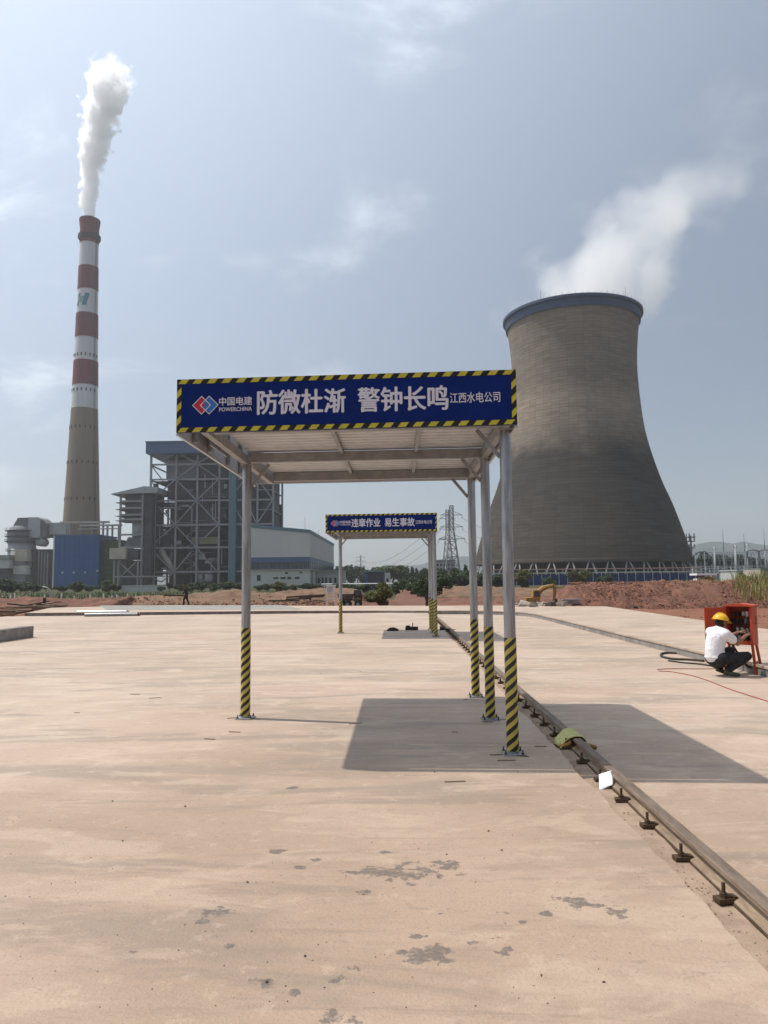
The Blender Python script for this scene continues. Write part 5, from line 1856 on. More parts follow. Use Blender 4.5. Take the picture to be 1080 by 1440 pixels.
row([('broad', 622, 215, 800, 1.3), ('bush_dark', 633, 200, 803, 1.3), ('broad', 643, 215, 799, 1.3), ('bush_dark', 652, 205, 801, 1.3), ('cone', 655, 230, 793, 1.2), ('broad', 663, 215, 800, 1.2), ('bush_dark', 672, 200, 805, 1.4), ('bush_dark', 682, 200, 808, 1.4), ('bush_dark', 697, 190, 806, 1.3)],
    'dark tree round the foot of the tall pylon, {} from the {}', 'trees at the pylon foot', 'tree', 'tree')
row([('bush_olive', 736, 170, 801, 0.8), ('bush', 772, 180, 810, 0.8), ('bush_olive', 807, 185, 802, 0.7), ('bush_olive', 823, 185, 801, 0.7), ('bush_dark', 850, 175, 807, 0.9)],
    'thin sapling before the blue fence, {} from the {}', 'saplings before the blue fence', 'sapling', 'sapling')
row([('broad', 975, 380, 786, 1.4), ('broad', 985, 390, 784, 1.4), ('broad', 998, 380, 781, 1.6), ('broad', 1010, 385, 780, 1.6), ('broad', 1022, 380, 782, 1.6), ('broad', 1036, 385, 780, 1.6), ('broad', 1050, 380, 783, 1.6), ('broad', 1064, 385, 784, 1.6), ('broad', 1078, 380, 786, 1.6)],
    'dark tree standing behind the switchyard columns, {} from the {}', 'trees behind the switchyard', 'tree', 'tree')
plant('palm', 990.5, 300, 768, 'palm with drooping fronds above the switchyard', None, 'palm_tree', 'palm', 1.0)
plant('broad', 965, 330, 775, 'round crowned tree peeping past the right foot of the cooling tower', None, 'tree', 'tree', 0.7)
plant('bush', 1046, 64, 806, 'yellow green bush on top of the right bank beside the reeds', None, 'bush', 'bush', 0.9, 0.6)


# reeds on the right bank
def reeds(n, px0, px1, Y0, Y1, hmin, hmax, seed):
    rr = random.Random(seed)
    mb = MB()
    for _ in range(n):
        Y = rr.uniform(Y0, Y1)
        x = at(px0 + (px1 - px0) * rr.random() ** 0.75, 830, Y).x
        t = min(1, max(0, (Y - 44) / 9))
        z = -0.35 + 1.5 * sin(t * pi / 2)
        h = rr.uniform(hmin, hmax)
        a = rr.uniform(0, 6.28)
        lean = rr.uniform(0.1, 0.6) * h
        d = Vector((cos(a), sin(a), 0))
        s = Vector((-sin(a), cos(a), 0)) * rr.uniform(0.012, 0.03)
        b = Vector((x, Y, z))
        m1_ = b + d * lean * 0.3 + Vector((0, 0, h * 0.6))
        tip = b + d * lean + Vector((0, 0, h))
        mb.add([b - s, b + s, m1_ + s * .8, m1_ - s * .8, tip], [(0, 1, 2, 3), (3, 2, 4)])
    return mb


tag(reeds(1500, 1030, 1130, 46, 57, 0.15, 1.15, 2).build('reeds', 'leaf_reed'), 'tall yellowing reeds on the right bank', 'grass', kind='stuff')
tag(reeds(500, 900, 1040, 52, 60, 0.15, 0.5, 4).build('grass', 'leaf_reed'), 'thin tufts of grass on the right bank', 'grass', kind='stuff')
mb = MB()
rr = random.Random(12)
for _ in range(2600):
    px, Y = rr.uniform(-20, 700), rr.uniform(98, 160)
    p = at(px, 830, Y)
    h = rr.uniform(0.2, 0.7)
    a = rr.uniform(0, 6.28)
    s = Vector((cos(a), sin(a), 0)) * 0.09
    b = Vector((p.x, Y, -0.34))
    if -1.5 < p.x < 4.2:
        continue
    mb.add([b - s, b + s, b + Vector((rr.uniform(-.2, .2), rr.uniform(-.2, .2), h))], [(0, 1, 2)])
tag(mb.build('weeds', 'leaf_mid'), 'rough weeds on the ground before the plant', 'grass', kind='stuff')


# ================================================================== THINGS ON THE SLAB
# ---- low kerb wall, left
xw = -11.4
o = MB().add([(xw - 0.32, 13.5, -0.02), (xw, 13.5, -0.02), (xw + .06, 22.95, -0.02), (xw - 0.26, 22.95, -0.02), (xw - 0.32, 13.5, 0.33), (xw, 13.5, 0.33), (xw + .06, 22.95, 0.35), (xw - 0.26, 22.95, 0.35)],
             [(3, 2, 1, 0), (4, 5, 6, 7), (0, 1, 5, 4), (1, 2, 6, 5), (2, 3, 7, 6), (3, 0, 4, 7)]).build('kerb_wall', 'kerb')
bevel(o, 0.012)
tag(o, 'low dark concrete kerb wall entering from the left edge', 'kerb')


# ---- steel pipes on the slab
def pipe(pa, pb_, z, lab):
    a, b = on(*pa, z), on(*pb_, z)
    r = 0.085
    d = (b - a).normalized()
    t = thing('steel_pipe', lab, 'pipe', (a.x, a.y, z), 0, 'steel pipes lying on the far left of the slab')
    a.z = b.z = z + r
    u, w = MB()._frame(a, b)
    mb = MB()
    vs = []
    for e, rad in ((a, r), (b, r), (b, r - .006), (a, r - .006)):
        for i in range(16):
            g = 2 * pi * i / 16
            vs.append(e + (u * cos(g) + w * sin(g)) * rad)
    fs = [(j * 16 + i, ((j + 1) % 4) * 16 + i, ((j + 1) % 4) * 16 + (i + 1) % 16, j * 16 + (i + 1) % 16) for j in range(4) for i in range(16)]
    mb.add(vs, fs).build('tube', 'galvanised', t, 'angle')
    m_ = (a + b) / 2
    MB().tube(b - d * 0.12, b - d * 0.02, r + 0.004, n=16).build('end_band', 'rust_dark', t, True)


pipe((109, 863), (181, 862.5), 0.0, 'galvanised pipe lying on the slab, farther of the pair')
pipe((119, 867), (197, 866), 0.0, 'galvanised pipe lying on the slab, nearer of the pair')

# ---- paper against the rail
p = on(853, 1110, -0.04)
vs, fs = [], []
n = 8
for j in range(n + 1):
    for i in range(n + 1):
        u, v = i / n - .5, j / n
        w_ = 0.004 * sin(7 * u + 3 * v) + (0.012 * max(0, v - 0.75) * 4 * (u + .5))
        vs.append((p.x + u * 0.118 + 0.035 * v, p.y + 0.01 + 0.135 * v + w_ + 0.035 * u, -0.036 + 0.088 * v + 0.022 * u + 0.012 * (1 - v) * (u + .5)))
for j in range(n):
    for i in range(n):
        k = j * (n + 1) + i
        fs.append((k, k + 1, k + n + 2, k + n + 1))
o = MB().add(vs, fs).build('paper_sheet', 'paper', smooth=True)
o.modifiers.new('thick', 'SOLIDIFY').thickness = 0.001
tag(o, 'crumpled white paper leaning against the rail', 'paper')

# ---- yellow cloth over the rail
yc = 7.62
xr_ = rail_x(yc)
prof = [(-0.17, -0.028), (-0.14, 0.0), (-0.09, 0.042), (-0.045, 0.068), (0.0, 0.072), (0.05, 0.068), (0.085, 0.036), (0.115, -0.02), (0.15, -0.058)]
vs, fs = [], []
m_ = 10
for j in range(m_ + 1):
    t = j / m_
    for i, (a, z) in enumerate(prof):
        e = 0.028 * sin(3.1 * t + i) + 0.02 * sin(7 * t + 2 * i)
        vs.append((xr_ + a * (1 + 0.15 * sin(4 * t)), yc - 0.19 + 0.40 * t + 0.05 * (i - 4) / 4 + e * 0.4, z + (0.018 * abs(sin(5 * t + i)) if i not in (3, 4, 5) else 0.006)))
k = len(prof)
for j in range(m_):
    for i in range(k - 1):
        fs.append((j * k + i, j * k + i + 1, (j + 1) * k + i + 1, (j + 1) * k + i))
cl = thing('yellow_cloth', 'faded yellow cloth draped over the rail in the canopy shade', 'cloth', (xr_, yc, 0.07))
o = MB().add(vs, fs).build('cloth', 'cloth_yellow', cl, True)
o.modifiers.new('thick', 'SOLIDIFY').thickness = 0.003
MB().path([(xr_ - 0.17, yc - 0.19, -0.018), (xr_ - 0.13, yc - 0.21, -0.005), (xr_ - 0.08, yc - 0.205, 0.008), (xr_ - 0.07, yc - 0.18, 0.035)], 0.022, 6).build('rolled_hem', 'cloth_brown', cl, True)
MB().path([(xr_ + 0.10, yc - 0.05, -0.03), (xr_ + 0.16, yc + 0.0, -0.05), (xr_ + 0.20, yc - 0.1, -0.05)], 0.02, 6).build('rolled_hem', 'cloth_brown', cl, True)

# ---- tools lying in the far canopy's shade
p = on(579, 886)
t = thing('rail_clamp', 'dark iron clamp with an upright lever in the shade of the second canopy', 'tool', (p.x, p.y, 0))
MB().box(p.x - 0.21, p.x + 0.21, p.y - 0.08, p.y + 0.08, 0.0, 0.11).build('body', 'tool_dark', t)
MB().box(p.x - 0.19, p.x - 0.05, p.y - 0.06, p.y + 0.06, 0.112, 0.15).build('jaw', 'tool_dark', t)
MB().tube((p.x + 0.03, p.y, 0.11), (p.x + 0.04, p.y, 0.24), 0.016, n=8).build('lever', 'tool_dark', t)
p = on(553, 887)
t = thing('rail_clamp', 'low dark iron block left of the clamp with the lever', 'tool', (p.x, p.y, 0))
MB().prism_y([(p.x - 0.2, 0.0), (p.x + 0.17, 0.0), (p.x + 0.17, 0.05), (p.x + 0.02, 0.11), (p.x - 0.10, 0.10), (p.x - 0.2, 0.04)], p.y - 0.09, p.y + 0.09).build('body', 'tool_dark', t)
MB().tube((p.x - 0.05, p.y - 0.1, 0.06), (p.x - 0.05, p.y + 0.1, 0.06), 0.025, n=8).build('pin', 'rust_dark', t)
p = on(628, 886)
t = thing('rail_stop', 'dark wedge shaped stop bolted beside the rail right of the second canopy posts', 'rail stop', (p.x, p.y, 0))
MB().prism_y([(p.x - 0.22, 0.0), (p.x + 0.2, 0.0), (p.x + 0.2, 0.03), (p.x - 0.02, 0.05), (p.x - 0.2, 0.12), (p.x - 0.22, 0.12)], p.y - 0.1, p.y + 0.1).build('wedge', 'tool_dark', t)
MB().box(p.x - 0.3, p.x + 0.3, p.y - 0.03, p.y + 0.03, 0.001, 0.018).build('base_strap', 'rust_dark', t)


# ---- site power box
def rot2(x, y, a):
    return (x * cos(a) - y * sin(a), x * sin(a) + y * cos(a))


BA = radians(-40)
bp_ = at(1060, 907, 13.15)
bc = Vector((bp_.x, bp_.y, 0))
bxo = thing('power_box', 'orange red power distribution box on splayed legs with its door open', 'power box', (bc.x, bc.y, -0.07), BA)
# local frame: front face looks along -y, its right front corner at the origin, body to -x and +y
BW, BD, BZ0, BZ1 = 0.44, 0.30, 0.50, 1.17


def lb_(mb, name, m, parent=bxo, smooth=False):
    return mb.build(name, m, parent, smooth, keep=False)


t_ = 0.012
lb_(MB().box(-BW, 0, BD - t_, BD, BZ0, BZ1), 'back_panel', 'box_inside')
lb_(MB().box(-t_, 0, 0, BD - t_, BZ0, BZ1), 'side_panel', 'box_orange')
lb_(MB().box(-BW, -BW + t_, 0, BD - t_, BZ0, BZ1), 'side_panel', 'box_orange')
lb_(MB().box(-BW + t_, -t_, 0, BD - t_, BZ0, BZ0 + t_), 'floor_panel', 'box_orange')
lb_(MB().prism_y([(-BW - 0.03, BZ1), (0.03, BZ1), (0.03, BZ1 + 0.02), (-BW / 2, BZ1 + 0.055), (-BW - 0.03, BZ1 + 0.02)], -0.05, BD + 0.03), 'roof', 'box_orange')
lb_(MB().box(-BW + t_, -t_, 0.0, 0.014, BZ0 + t_, BZ0 + 0.07), 'front_rail', 'box_orange')
lb_(MB().box(-0.045, -t_, 0.0, 0.012, BZ0 + 0.071, BZ1 - 0.002), 'front_rail', 'box_orange')
door = lb_(MB().box(-BW + 0.02, -0.005, -0.008, 0.008, BZ0 + 0.02, BZ1 - 0.02), 'door', 'box_orange')
for v in door.data.vertices:
    v.co.x += BW - 0.02
for v in door.data.vertices:
    v.co.x = -v.co.x + 0.0
door.location = (-BW + 0.0, -0.012, 0)
door.rotation_euler = (0, 0, radians(52))
door.data.flip_normals()
d2 = MB().box(-BW + 0.10, -0.10, -0.016, -0.009, BZ0 + 0.10, BZ1 - 0.10).build('door_stiffener', 'box_orange', door, keep=False)
rr = random.Random(4)
for r_i, z in enumerate((1.03, 0.90, 0.74, 0.62)):
    lb_(MB().box(-BW + 0.05, -0.06, BD - 0.035, BD - 0.013, z - 0.02, z + 0.02), 'mounting_rail', 'machine_dark')
    lay = {0: ((0.06, .05, 'machine_dark'), (0.13, .04, 'machine_dark'), (0.22, .045, 'clad_grey'), (0.28, .045, 'white_paint'), (0.34, .03, 'machine_dark')),
           1: ((0.05, .10, 'machine_dark'), (0.17, .06, 'machine_dark'), (0.25, .07, 'door_grey')),
           2: ((0.10, .13, 'white_paint'), (0.24, .09, 'white_paint'), (0.34, .03, 'clad_grey')),
           3: ((0.05, .06, 'machine_dark'), (0.13, .05, 'clad_grey'), (0.20, .09, 'machine_dark'), (0.31, .05, 'machine_dark'))}[r_i]
    for off, wd_, m_ in lay:
        x = -BW + off
        lb_(MB().box(x, x + wd_, BD - 0.10, BD - 0.036, z - rr.uniform(0.03, 0.055), z + rr.uniform(0.03, 0.05)), 'breaker', m_)
for k in range(9):
    x = -BW + 0.08 + 0.045 * k
    lb_(MB().path([(x, BD - 0.11, 1.0), (x + rr.uniform(-.03, .03), BD - 0.15, 0.9), (x + rr.uniform(-.04, .04), BD - 0.14, 0.78), (x + rr.uniform(-.03, .03), BD - 0.12, 0.66)], 0.008, 5), 'wire', rr.choice(['black_rubber', 'red_cable', 'black_rubber', 'machine_dark']))
for sx_, sy_ in ((0, 0), (1, 0), (1, 1), (0, 1)):
    x0_, y0_ = -BW + 0.03 if sx_ == 0 else -0.03, 0.03 if sy_ == 0 else BD - 0.03
    x1_, y1_ = x0_ + (-0.06 if sx_ == 0 else 0.05), y0_ + (-0.06 if sy_ == 0 else 0.08)
    lb_(MB().bar((x1_, y1_, 0.0), (x0_, y0_, BZ0), 0.04), 'leg', 'box_orange')
lb_(MB().bar((-0.005, -0.01, 0.20), (-0.005, BD + 0.01, 0.20), 0.025), 'stretcher', 'box_orange')
lb_(MB().bar((-BW + 0.02, -0.01, 0.20), (-BW + 0.02, BD + 0.01, 0.20), 0.025), 'stretcher', 'box_orange')


def wire(pts, r, m, label, cat='cable', name='cable', group=None):
    """smooth line through ground points given as pixels (or Vectors)"""
    P = [on(*q) if not isinstance(q, Vector) else q for q in pts]
    out = []
    for i in range(len(P) - 1):
        a, b, c, d = P[max(0, i - 1)], P[i], P[i + 1], P[min(len(P) - 1, i + 2)]
        for k in range(8):
            s = k / 8
            out.append(0.5 * (2 * b + (c - a) * s + (2 * a - 5 * b + 4 * c - d) * s * s + (3 * b - a - 3 * c + d) * s ** 3))
    out.append(P[-1])
    for q in out:
        q.z += r
    return tag(MB().path(out, r, 6).build(name, m, smooth=True), label, cat, group)


zr_ = -0.07
wire([Vector((bc.x - 0.3, bc.y + 0.28, 0.5)), Vector((bc.x - 0.22, bc.y + 0.2, 0.3)), Vector((bc.x - 0.12, bc.y + 0.0, 0.05)), (1058, 938, zr_), (1068, 941, zr_), (1100, 948, zr_)], 0.02, 'black_rubber', 'thick black cable hanging from the power box down to the right edge')
wire([(990, 931, zr_), (968, 929, zr_), (945, 928, zr_), (930, 924, zr_), (933, 920, zr_), (952, 920, zr_), (975, 925, zr_), (1000, 932, zr_)], 0.024, 'grey_cable', 'loop of thick grey cable on the slab left of the crouching worker')
wire([(940, 930, zr_), (962, 933, zr_), (985, 935, zr_), (1005, 938, zr_), (1040, 941, zr_), (1100, 956, zr_)], 0.016, 'grey_cable', 'grey cable running from the loop past the worker to the right edge')
wire([(924, 942, zr_), (940, 941, zr_), (975, 941, zr_), (1000, 941, zr_), (1030, 940, zr_)], 0.007, 'red_cable', 'thin reddish wire running straight to the worker')
wire([(926, 944, zr_), (950, 946, zr_), (985, 954, zr_), (1030, 971, zr_), (1090, 990, zr_)], 0.007, 'red_cable', 'thin reddish wire curving away below the worker')


# ================================================================== PEOPLE
def capsule_chain(mb, pts, rs, n=10):
    """tapered limb with rounded joints"""
    for (p, r) in zip(pts, rs):
        mb.ball(p, r, n, 8)
    for (a, b, ra, rb_) in zip(pts[:-1], pts[1:], rs[:-1], rs[1:]):
        if (Vector(a) - Vector(b)).length > 1e-4:
            mb.tube(a, b, ra * 0.99, rb_ * 0.99, n)


def flesh(mb, name, m, parent, voxel=0.010, smooth=6):
    o = mb.build(name, m, parent, True, keep=False)
    r = o.modifiers.new('union', 'REMESH')
    r.mode = 'VOXEL'
    r.voxel_size = voxel
    r.use_smooth_shade = True
    if smooth:
        s = o.modifiers.new('soft', 'SMOOTH')
        s.iterations = smooth
        s.factor = 0.5
    return o


def hand(mb, w, d, up_, curl=0.5, s=1.0, side=1):
    """palm and five bent fingers; w wrist, d pointing direction, up_ back of the hand"""
    w, d, up_ = Vector(w), Vector(d).normalized(), Vector(up_).normalized()
    l_ = d.cross(up_).normalized() * side
    pc = w + d * 0.05 * s
    for k in (-1.5, -0.5, 0.5, 1.5):
        q = pc + l_ * k * 0.019 * s
        capsule_chain(mb, [w + l_ * k * 0.010 * s, q + d * 0.04 * s], [0.017 * s, 0.014 * s], 7)
        ln = (0.075, 0.088, 0.082, 0.064)[int(k + 1.5)] * s
        a = q + d * 0.045 * s
        b = a + (d * cos(curl * .5) - up_ * sin(curl * .5)) * ln * .5
        c = b + (d * cos(curl * 1.3) - up_ * sin(curl * 1.3)) * ln * .5
        capsule_chain(mb, [a, b, c], [0.0105 * s, 0.0095 * s, 0.008 * s], 6)
    t0 = w + d * 0.025 * s - l_ * 0.03 * s
    t1_ = t0 + (d * 0.6 - l_ * 0.7 - up_ * 0.2).normalized() * 0.035 * s
    t2_ = t1_ + (d * 0.9 - l_ * 0.15 - up_ * 0.4).normalized() * 0.032 * s
    capsule_chain(mb, [t0, t1_, t2_], [0.015 * s, 0.012 * s, 0.009 * s], 6)


def head(mb, c, f, s=1.0):
    """skull, jaw, nose, ears, brow; f is the facing direction (unit)"""
    c, f = Vector(c), Vector(f).normalized()
    l_ = Vector((0, 0, 1)).cross(f).normalized()
    u_ = f.cross(l_)
    mb.ball(c + u_ * 0.025 * s - f * 0.012 * s, (0.088 * s, 0.080 * s, 0.098 * s), 16, 12)
    mb.ball(c - u_ * 0.055 * s + f * 0.026 * s, (0.062 * s, 0.060 * s, 0.062 * s), 14, 10)
    mb.ball(c - u_ * 0.092 * s + f * 0.052 * s, 0.026 * s)
    capsule_chain(mb, [c + u_ * 0.012 * s + f * 0.080 * s, c - u_ * 0.028 * s + f * 0.106 * s], [0.010 * s, 0.0145 * s], 7)
    for sgn in (-1, 1):
        mb.ball(c + l_ * sgn * 0.082 * s - u_ * 0.008 * s - f * 0.012 * s, (0.016 * s, 0.018 * s, 0.030 * s), 8, 6)
        mb.ball(c + l_ * sgn * 0.034 * s + u_ * 0.030 * s + f * 0.078 * s, (0.020 * s, 0.014 * s, 0.010 * s), 8, 6)
    mb.ball(c - u_ * 0.062 * s + f * 0.082 * s, (0.018 * s, 0.016 * s, 0.010 * s), 8, 6)


# ---- the worker crouching at the box (local +x is where he faces)
wk_p = at(1008.5, 941, 12.95)
WK = thing('person', 'crouching worker in white T-shirt and yellow hard hat at the power box', 'person', (wk_p.x, 12.95, -0.07), radians(17))
hipL, hipR = (0.0, 0.10, 0.30), (0.0, -0.10, 0.30)
kneeL, kneeR = (0.46, 0.20, 0.40), (0.52, -0.13, 0.335)
ankL, ankR = (0.17, 0.15, 0.13), (0.12, -0.12, 0.12)
shL, shR = (0.06, 0.185, 0.735), (0.05, -0.185, 0.725)
elL, elR = (0.32, 0.17, 0.62), (0.27, -0.20, 0.560)
wrL, wrR = (0.56, 0.10, 0.72), (0.50, -0.13, 0.675)
hc = Vector((0.135, 0.0, 0.905))
hf = Vector((0.95, 0.05, -0.18))
b = MB()
capsule_chain(b, [(0.0, 0, 0.29), (-0.02, 0, 0.45), (0.02, 0, 0.62), (0.055, 0, 0.74)], [0.135, 0.120, 0.145, 0.10], 14)
capsule_chain(b, [hipL, hipR], [0.105, 0.105], 12)
capsule_chain(b, [shL, (0.045, 0, 0.745), shR], [0.070, 0.10, 0.070], 12)
capsule_chain(b, [(0.065, 0, 0.77), (0.105, 0, 0.86)], [0.060, 0.055], 12)
for hp, kn, an in ((hipL, kneeL, ankL), (hipR, kneeR, ankR)):
    capsule_chain(b, [hp, kn], [0.088, 0.060], 12)
    capsule_chain(b, [kn, tuple((Vector(kn) * .6 + Vector(an) * .4)), an], [0.058, 0.056, 0.038], 12)
for sh_, el, wr, sd_ in ((shL, elL, wrL, -1), (shR, elR, wrR, 1)):
    capsule_chain(b, [sh_, el], [0.055, 0.042], 12)
    capsule_chain(b, [el, tuple(Vector(el).lerp(Vector(wr), .35)), wr], [0.042, 0.040, 0.027], 12)
    hand(b, wr, Vector(wr) - Vector(el) + Vector((0.05, 0, -0.02)), (-0.2, 0, 1), 0.7, 1.0, sd_)
head(b, hc, hf)
flesh(b, 'body', 'skin', WK, 0.0075, 4)
# T-shirt
b = MB()
capsule_chain(b, [(-0.025, 0, 0.36), (-0.035, 0, 0.46), (0.012, 0, 0.62), (0.05, 0, 0.735)], [0.168, 0.156, 0.168, 0.118], 16)
b.ball((-0.03, 0, 0.33), (0.165, 0.185, 0.05), 16, 8)
capsule_chain(b, [shL, (0.045, 0, 0.742), shR], [0.088, 0.112, 0.088], 14)
for sh_, el in ((shL, elL), (shR, elR)):
    capsule_chain(b, [sh_, tuple(Vector(sh_).lerp(Vector(el), .58))], [0.086, 0.078], 14)
flesh(b, 'shirt', 'shirt', WK, 0.011, 5)
b = MB().lathe([(0.066, 0.0), (0.072, 0.006), (0.066, 0.014)], 20)
o = b.build('collar', 'shirt', WK, True, keep=False)
o.location = (0.082, 0, 0.815)
o.rotation_euler = (0, 0.45, 0)
# trousers
b = MB()
capsule_chain(b, [(0.0, 0, 0.285), (-0.02, 0, 0.36)], [0.155, 0.150], 16)
capsule_chain(b, [hipL, hipR], [0.128, 0.128], 14)
for hp, kn, an in ((hipL, kneeL, ankL), (hipR, kneeR, ankR)):
    capsule_chain(b, [hp, kn], [0.112, 0.080], 14)
    capsule_chain(b, [kn, tuple(Vector(kn).lerp(Vector(an), .45)), an], [0.079, 0.078, 0.060], 14)
flesh(b, 'trousers', 'trousers', WK, 0.012, 5)
for an, yy in ((ankL, 0.03), (ankR, -0.03)):
    b = MB()
    a_ = Vector(an)
    capsule_chain(b, [a_ + Vector((-0.035, 0, -0.035)), a_ + Vector((0.06, yy * .3, -0.065)), Vector((a_.x + 0.13, a_.y + yy * .6, 0.036)), Vector((a_.x + 0.185, a_.y + yy, 0.030))], [0.040, 0.042, 0.038, 0.030], 10)
    flesh(b, 'shoe', 'shoe', WK, 0.009, 3)
# hair under the hat, eyes
b = MB().ball(hc + Vector((-0.030, 0, 0.000)), (0.086, 0.087, 0.078), 16, 10)
b.build('hair', 'hair', WK, True, keep=False)
l_ = Vector((0, 0, 1)).cross(hf).normalized()
for s_ in (-1, 1):
    b = MB().ball(hc + hf.normalized() * 0.083 + l_ * s_ * 0.033 + Vector((0, 0, 0.010)), (0.010, 0.012, 0.008), 8, 6)
    b.build('eye', 'hair', WK, True, keep=False)
# hard hat with brim and ridge
hat = bpy.data.objects.new('hard_hat', None)
COL.objects.link(hat)
hat.parent = WK
hat.location = hc + Vector((-0.010, 0, 0.045))
hat.rotation_euler = (0, 0.20, 0)
prof = [(0.128, 0.0)] + [(0.128 * cos(a), 0.118 * sin(a)) for a in [radians(12 * k) for k in range(1, 8)]] + [(0.004, 0.119)]
b = MB().lathe(prof, 28)
b.v = [(x * 1.10, y * 0.95, z) for x, y, z in b.v]
b.build('hat_shell', 'hat_yellow', hat, True, keep=False)
b = MB().lathe([(0.122, 0.004), (0.146, -0.004), (0.147, 0.000), (0.124, 0.010)], 28)
b.v = [(x * 1.08 + (0.048 * max(0, x) / 0.147), y * 0.95, z - 0.022 * max(0, x) / 0.147) for x, y, z in b.v]
b.build('hat_brim', 'hat_yellow', hat, True, keep=False)
b = MB().path([(0.135 * cos(radians(t)), 0, 0.120 * sin(radians(t)) + 0.003) for t in range(20, 165, 12)], 0.012, 6)
b.build('hat_ridge', 'hat_yellow', hat, True, keep=False)


# ---- far workers
def far_person(p, h, face, label, top, bottom, hat_m, stride=0.25, bend=0.0):
    t = thing('person', label, 'person', (p.x, p.y, p.z), face)
    k = h / 1.75
    hip = Vector((0, 0, 0.92)) * k
    che = Vector((0.10 * bend + 0.02, 0, 1.36 - 0.1 * bend)) * k
    nk = che + Vector((0.04 + 0.12 * bend, 0, 0.15)) * k
    hd = nk + Vector((0.03 + 0.05 * bend, 0, 0.14)) * k
    L = [Vector((stride, 0.09, 0.06)) * k, Vector((-stride, -0.09, 0.08)) * k]
    kn = [Vector((stride * .75 + .05, 0.10, 0.49)) * k, Vector((-stride * .3, -0.10, 0.49)) * k]
    sh = [che + Vector((0, s * 0.19, 0.06)) * k for s in (1, -1)]
    el = [che + Vector((0.10 - 0.2 * (s > 0), s * 0.24, -0.20)) * k for s in (1, -1)]
    wr = [e + Vector((0.16, 0, -0.20)) * k for e in el]
    b = MB()
    capsule_chain(b, [hip, che, nk], [0.13 * k, 0.14 * k, 0.06 * k])
    head(b, hd, (1, 0, -0.1), k)
    for i in (0, 1):
        capsule_chain(b, [hip + Vector((0, (0.09, -0.09)[i] * k, 0)), kn[i], L[i]], [0.09 * k, 0.06 * k, 0.04 * k])
        capsule_chain(b, [sh[i], el[i], wr[i]], [0.06 * k, 0.045 * k, 0.03 * k])
        hand(b, wr[i], (0.5, 0, -0.8), (0.8, 0, 0.5), 0.5, k, (1, -1)[i])
    flesh(b, 'body', 'skin', t, 0.014 * k, 2)
    b = MB()
    capsule_chain(b, [hip + Vector((0, 0, 0.05)) * k, che], [0.165 * k, 0.165 * k], 12)
    capsule_chain(b, [sh[0], che + Vector((0, 0, 0.05)) * k, sh[1]], [0.085 * k, 0.12 * k, 0.085 * k], 12)
    for i in (0, 1):
        capsule_chain(b, [sh[i], el[i], wr[i].lerp(el[i], 0.2)], [0.085 * k, 0.065 * k, 0.05 * k])
    flesh(b, 'jacket', top, t, 0.02 * k, 3)
    b = MB()
    for i in (0, 1):
        capsule_chain(b, [hip + Vector((0, (0.08, -0.08)[i] * k, 0)), kn[i], L[i] + Vector((0, 0, 0.03)) * k], [0.135 * k, 0.09 * k, 0.075 * k])
    flesh(b, 'trousers', bottom, t, 0.02 * k, 3)
    for i in (0, 1):
        b = MB()
        capsule_chain(b, [L[i] + Vector((-0.04, 0, -0.01)) * k, L[i] + Vector((0.14, 0, -0.025)) * k], [0.045 * k, 0.035 * k])
        flesh(b, 'shoe', 'machine_dark', t, 0.014 * k, 1)
    b = MB().lathe([(0.15 * k, -0.01 * k), (0.13 * k, 0.015 * k), (0.115 * k, 0.07 * k), (0.06 * k, 0.12 * k), (0.004, 0.13 * k)], 16)
    o = b.build('hard_hat', hat_m, t, True, keep=False)
    o.location = hd + Vector((-0.005, 0, 0.055)) * k
    return t


p = on(262, 851, 0.0)
far_person(p, 1.55, radians(200), 'worker in dark clothes walking in front of the brown bank, left of the front post', 'work_dark', 'work_dark', 'work_dark', 0.22, 0.5)
p = on(600.5, 852, 0.09)
bf = thing('buffer_stop', 'dark upright buffer stop at the far end of the rail behind the second canopy', 'buffer stop', (p.x, p.y, 0.09))
MB().box(p.x - 0.09, p.x + 0.09, p.y - 0.1, p.y + 0.1, 0.085, 0.78).build('post', 'tool_dark', bf)
MB().bar((p.x, p.y + 0.1, 0.6), (p.x, p.y + 0.6, 0.1), 0.08).build('brace', 'tool_dark', bf)
MB().box(p.x - 0.14, p.x + 0.14, p.y - 0.16, p.y - 0.101, 0.5, 0.7).build('buffer_pad', 'black_rubber', bf)

# ================================================================== THINGS ALONG THE EDGE OF THE SITE
# bent pipe
p = on(70, 852, -0.1)
k = p.y / F_PX
tag(MB().path([(p.x, p.y, -0.3), (p.x + 0.0 * k, p.y, 16 * k), (p.x - 1 * k, p.y, 20 * k), (p.x - 5 * k, p.y, 24 * k), (p.x - 11 * k, p.y, 25.5 * k)], [0.08, 0.07, 0.065, 0.06, 0.05], 8).build('bent_pipe', 'duct_grey', smooth=True), 'grey pipe with a bent top standing in the debris at left', 'pipe')

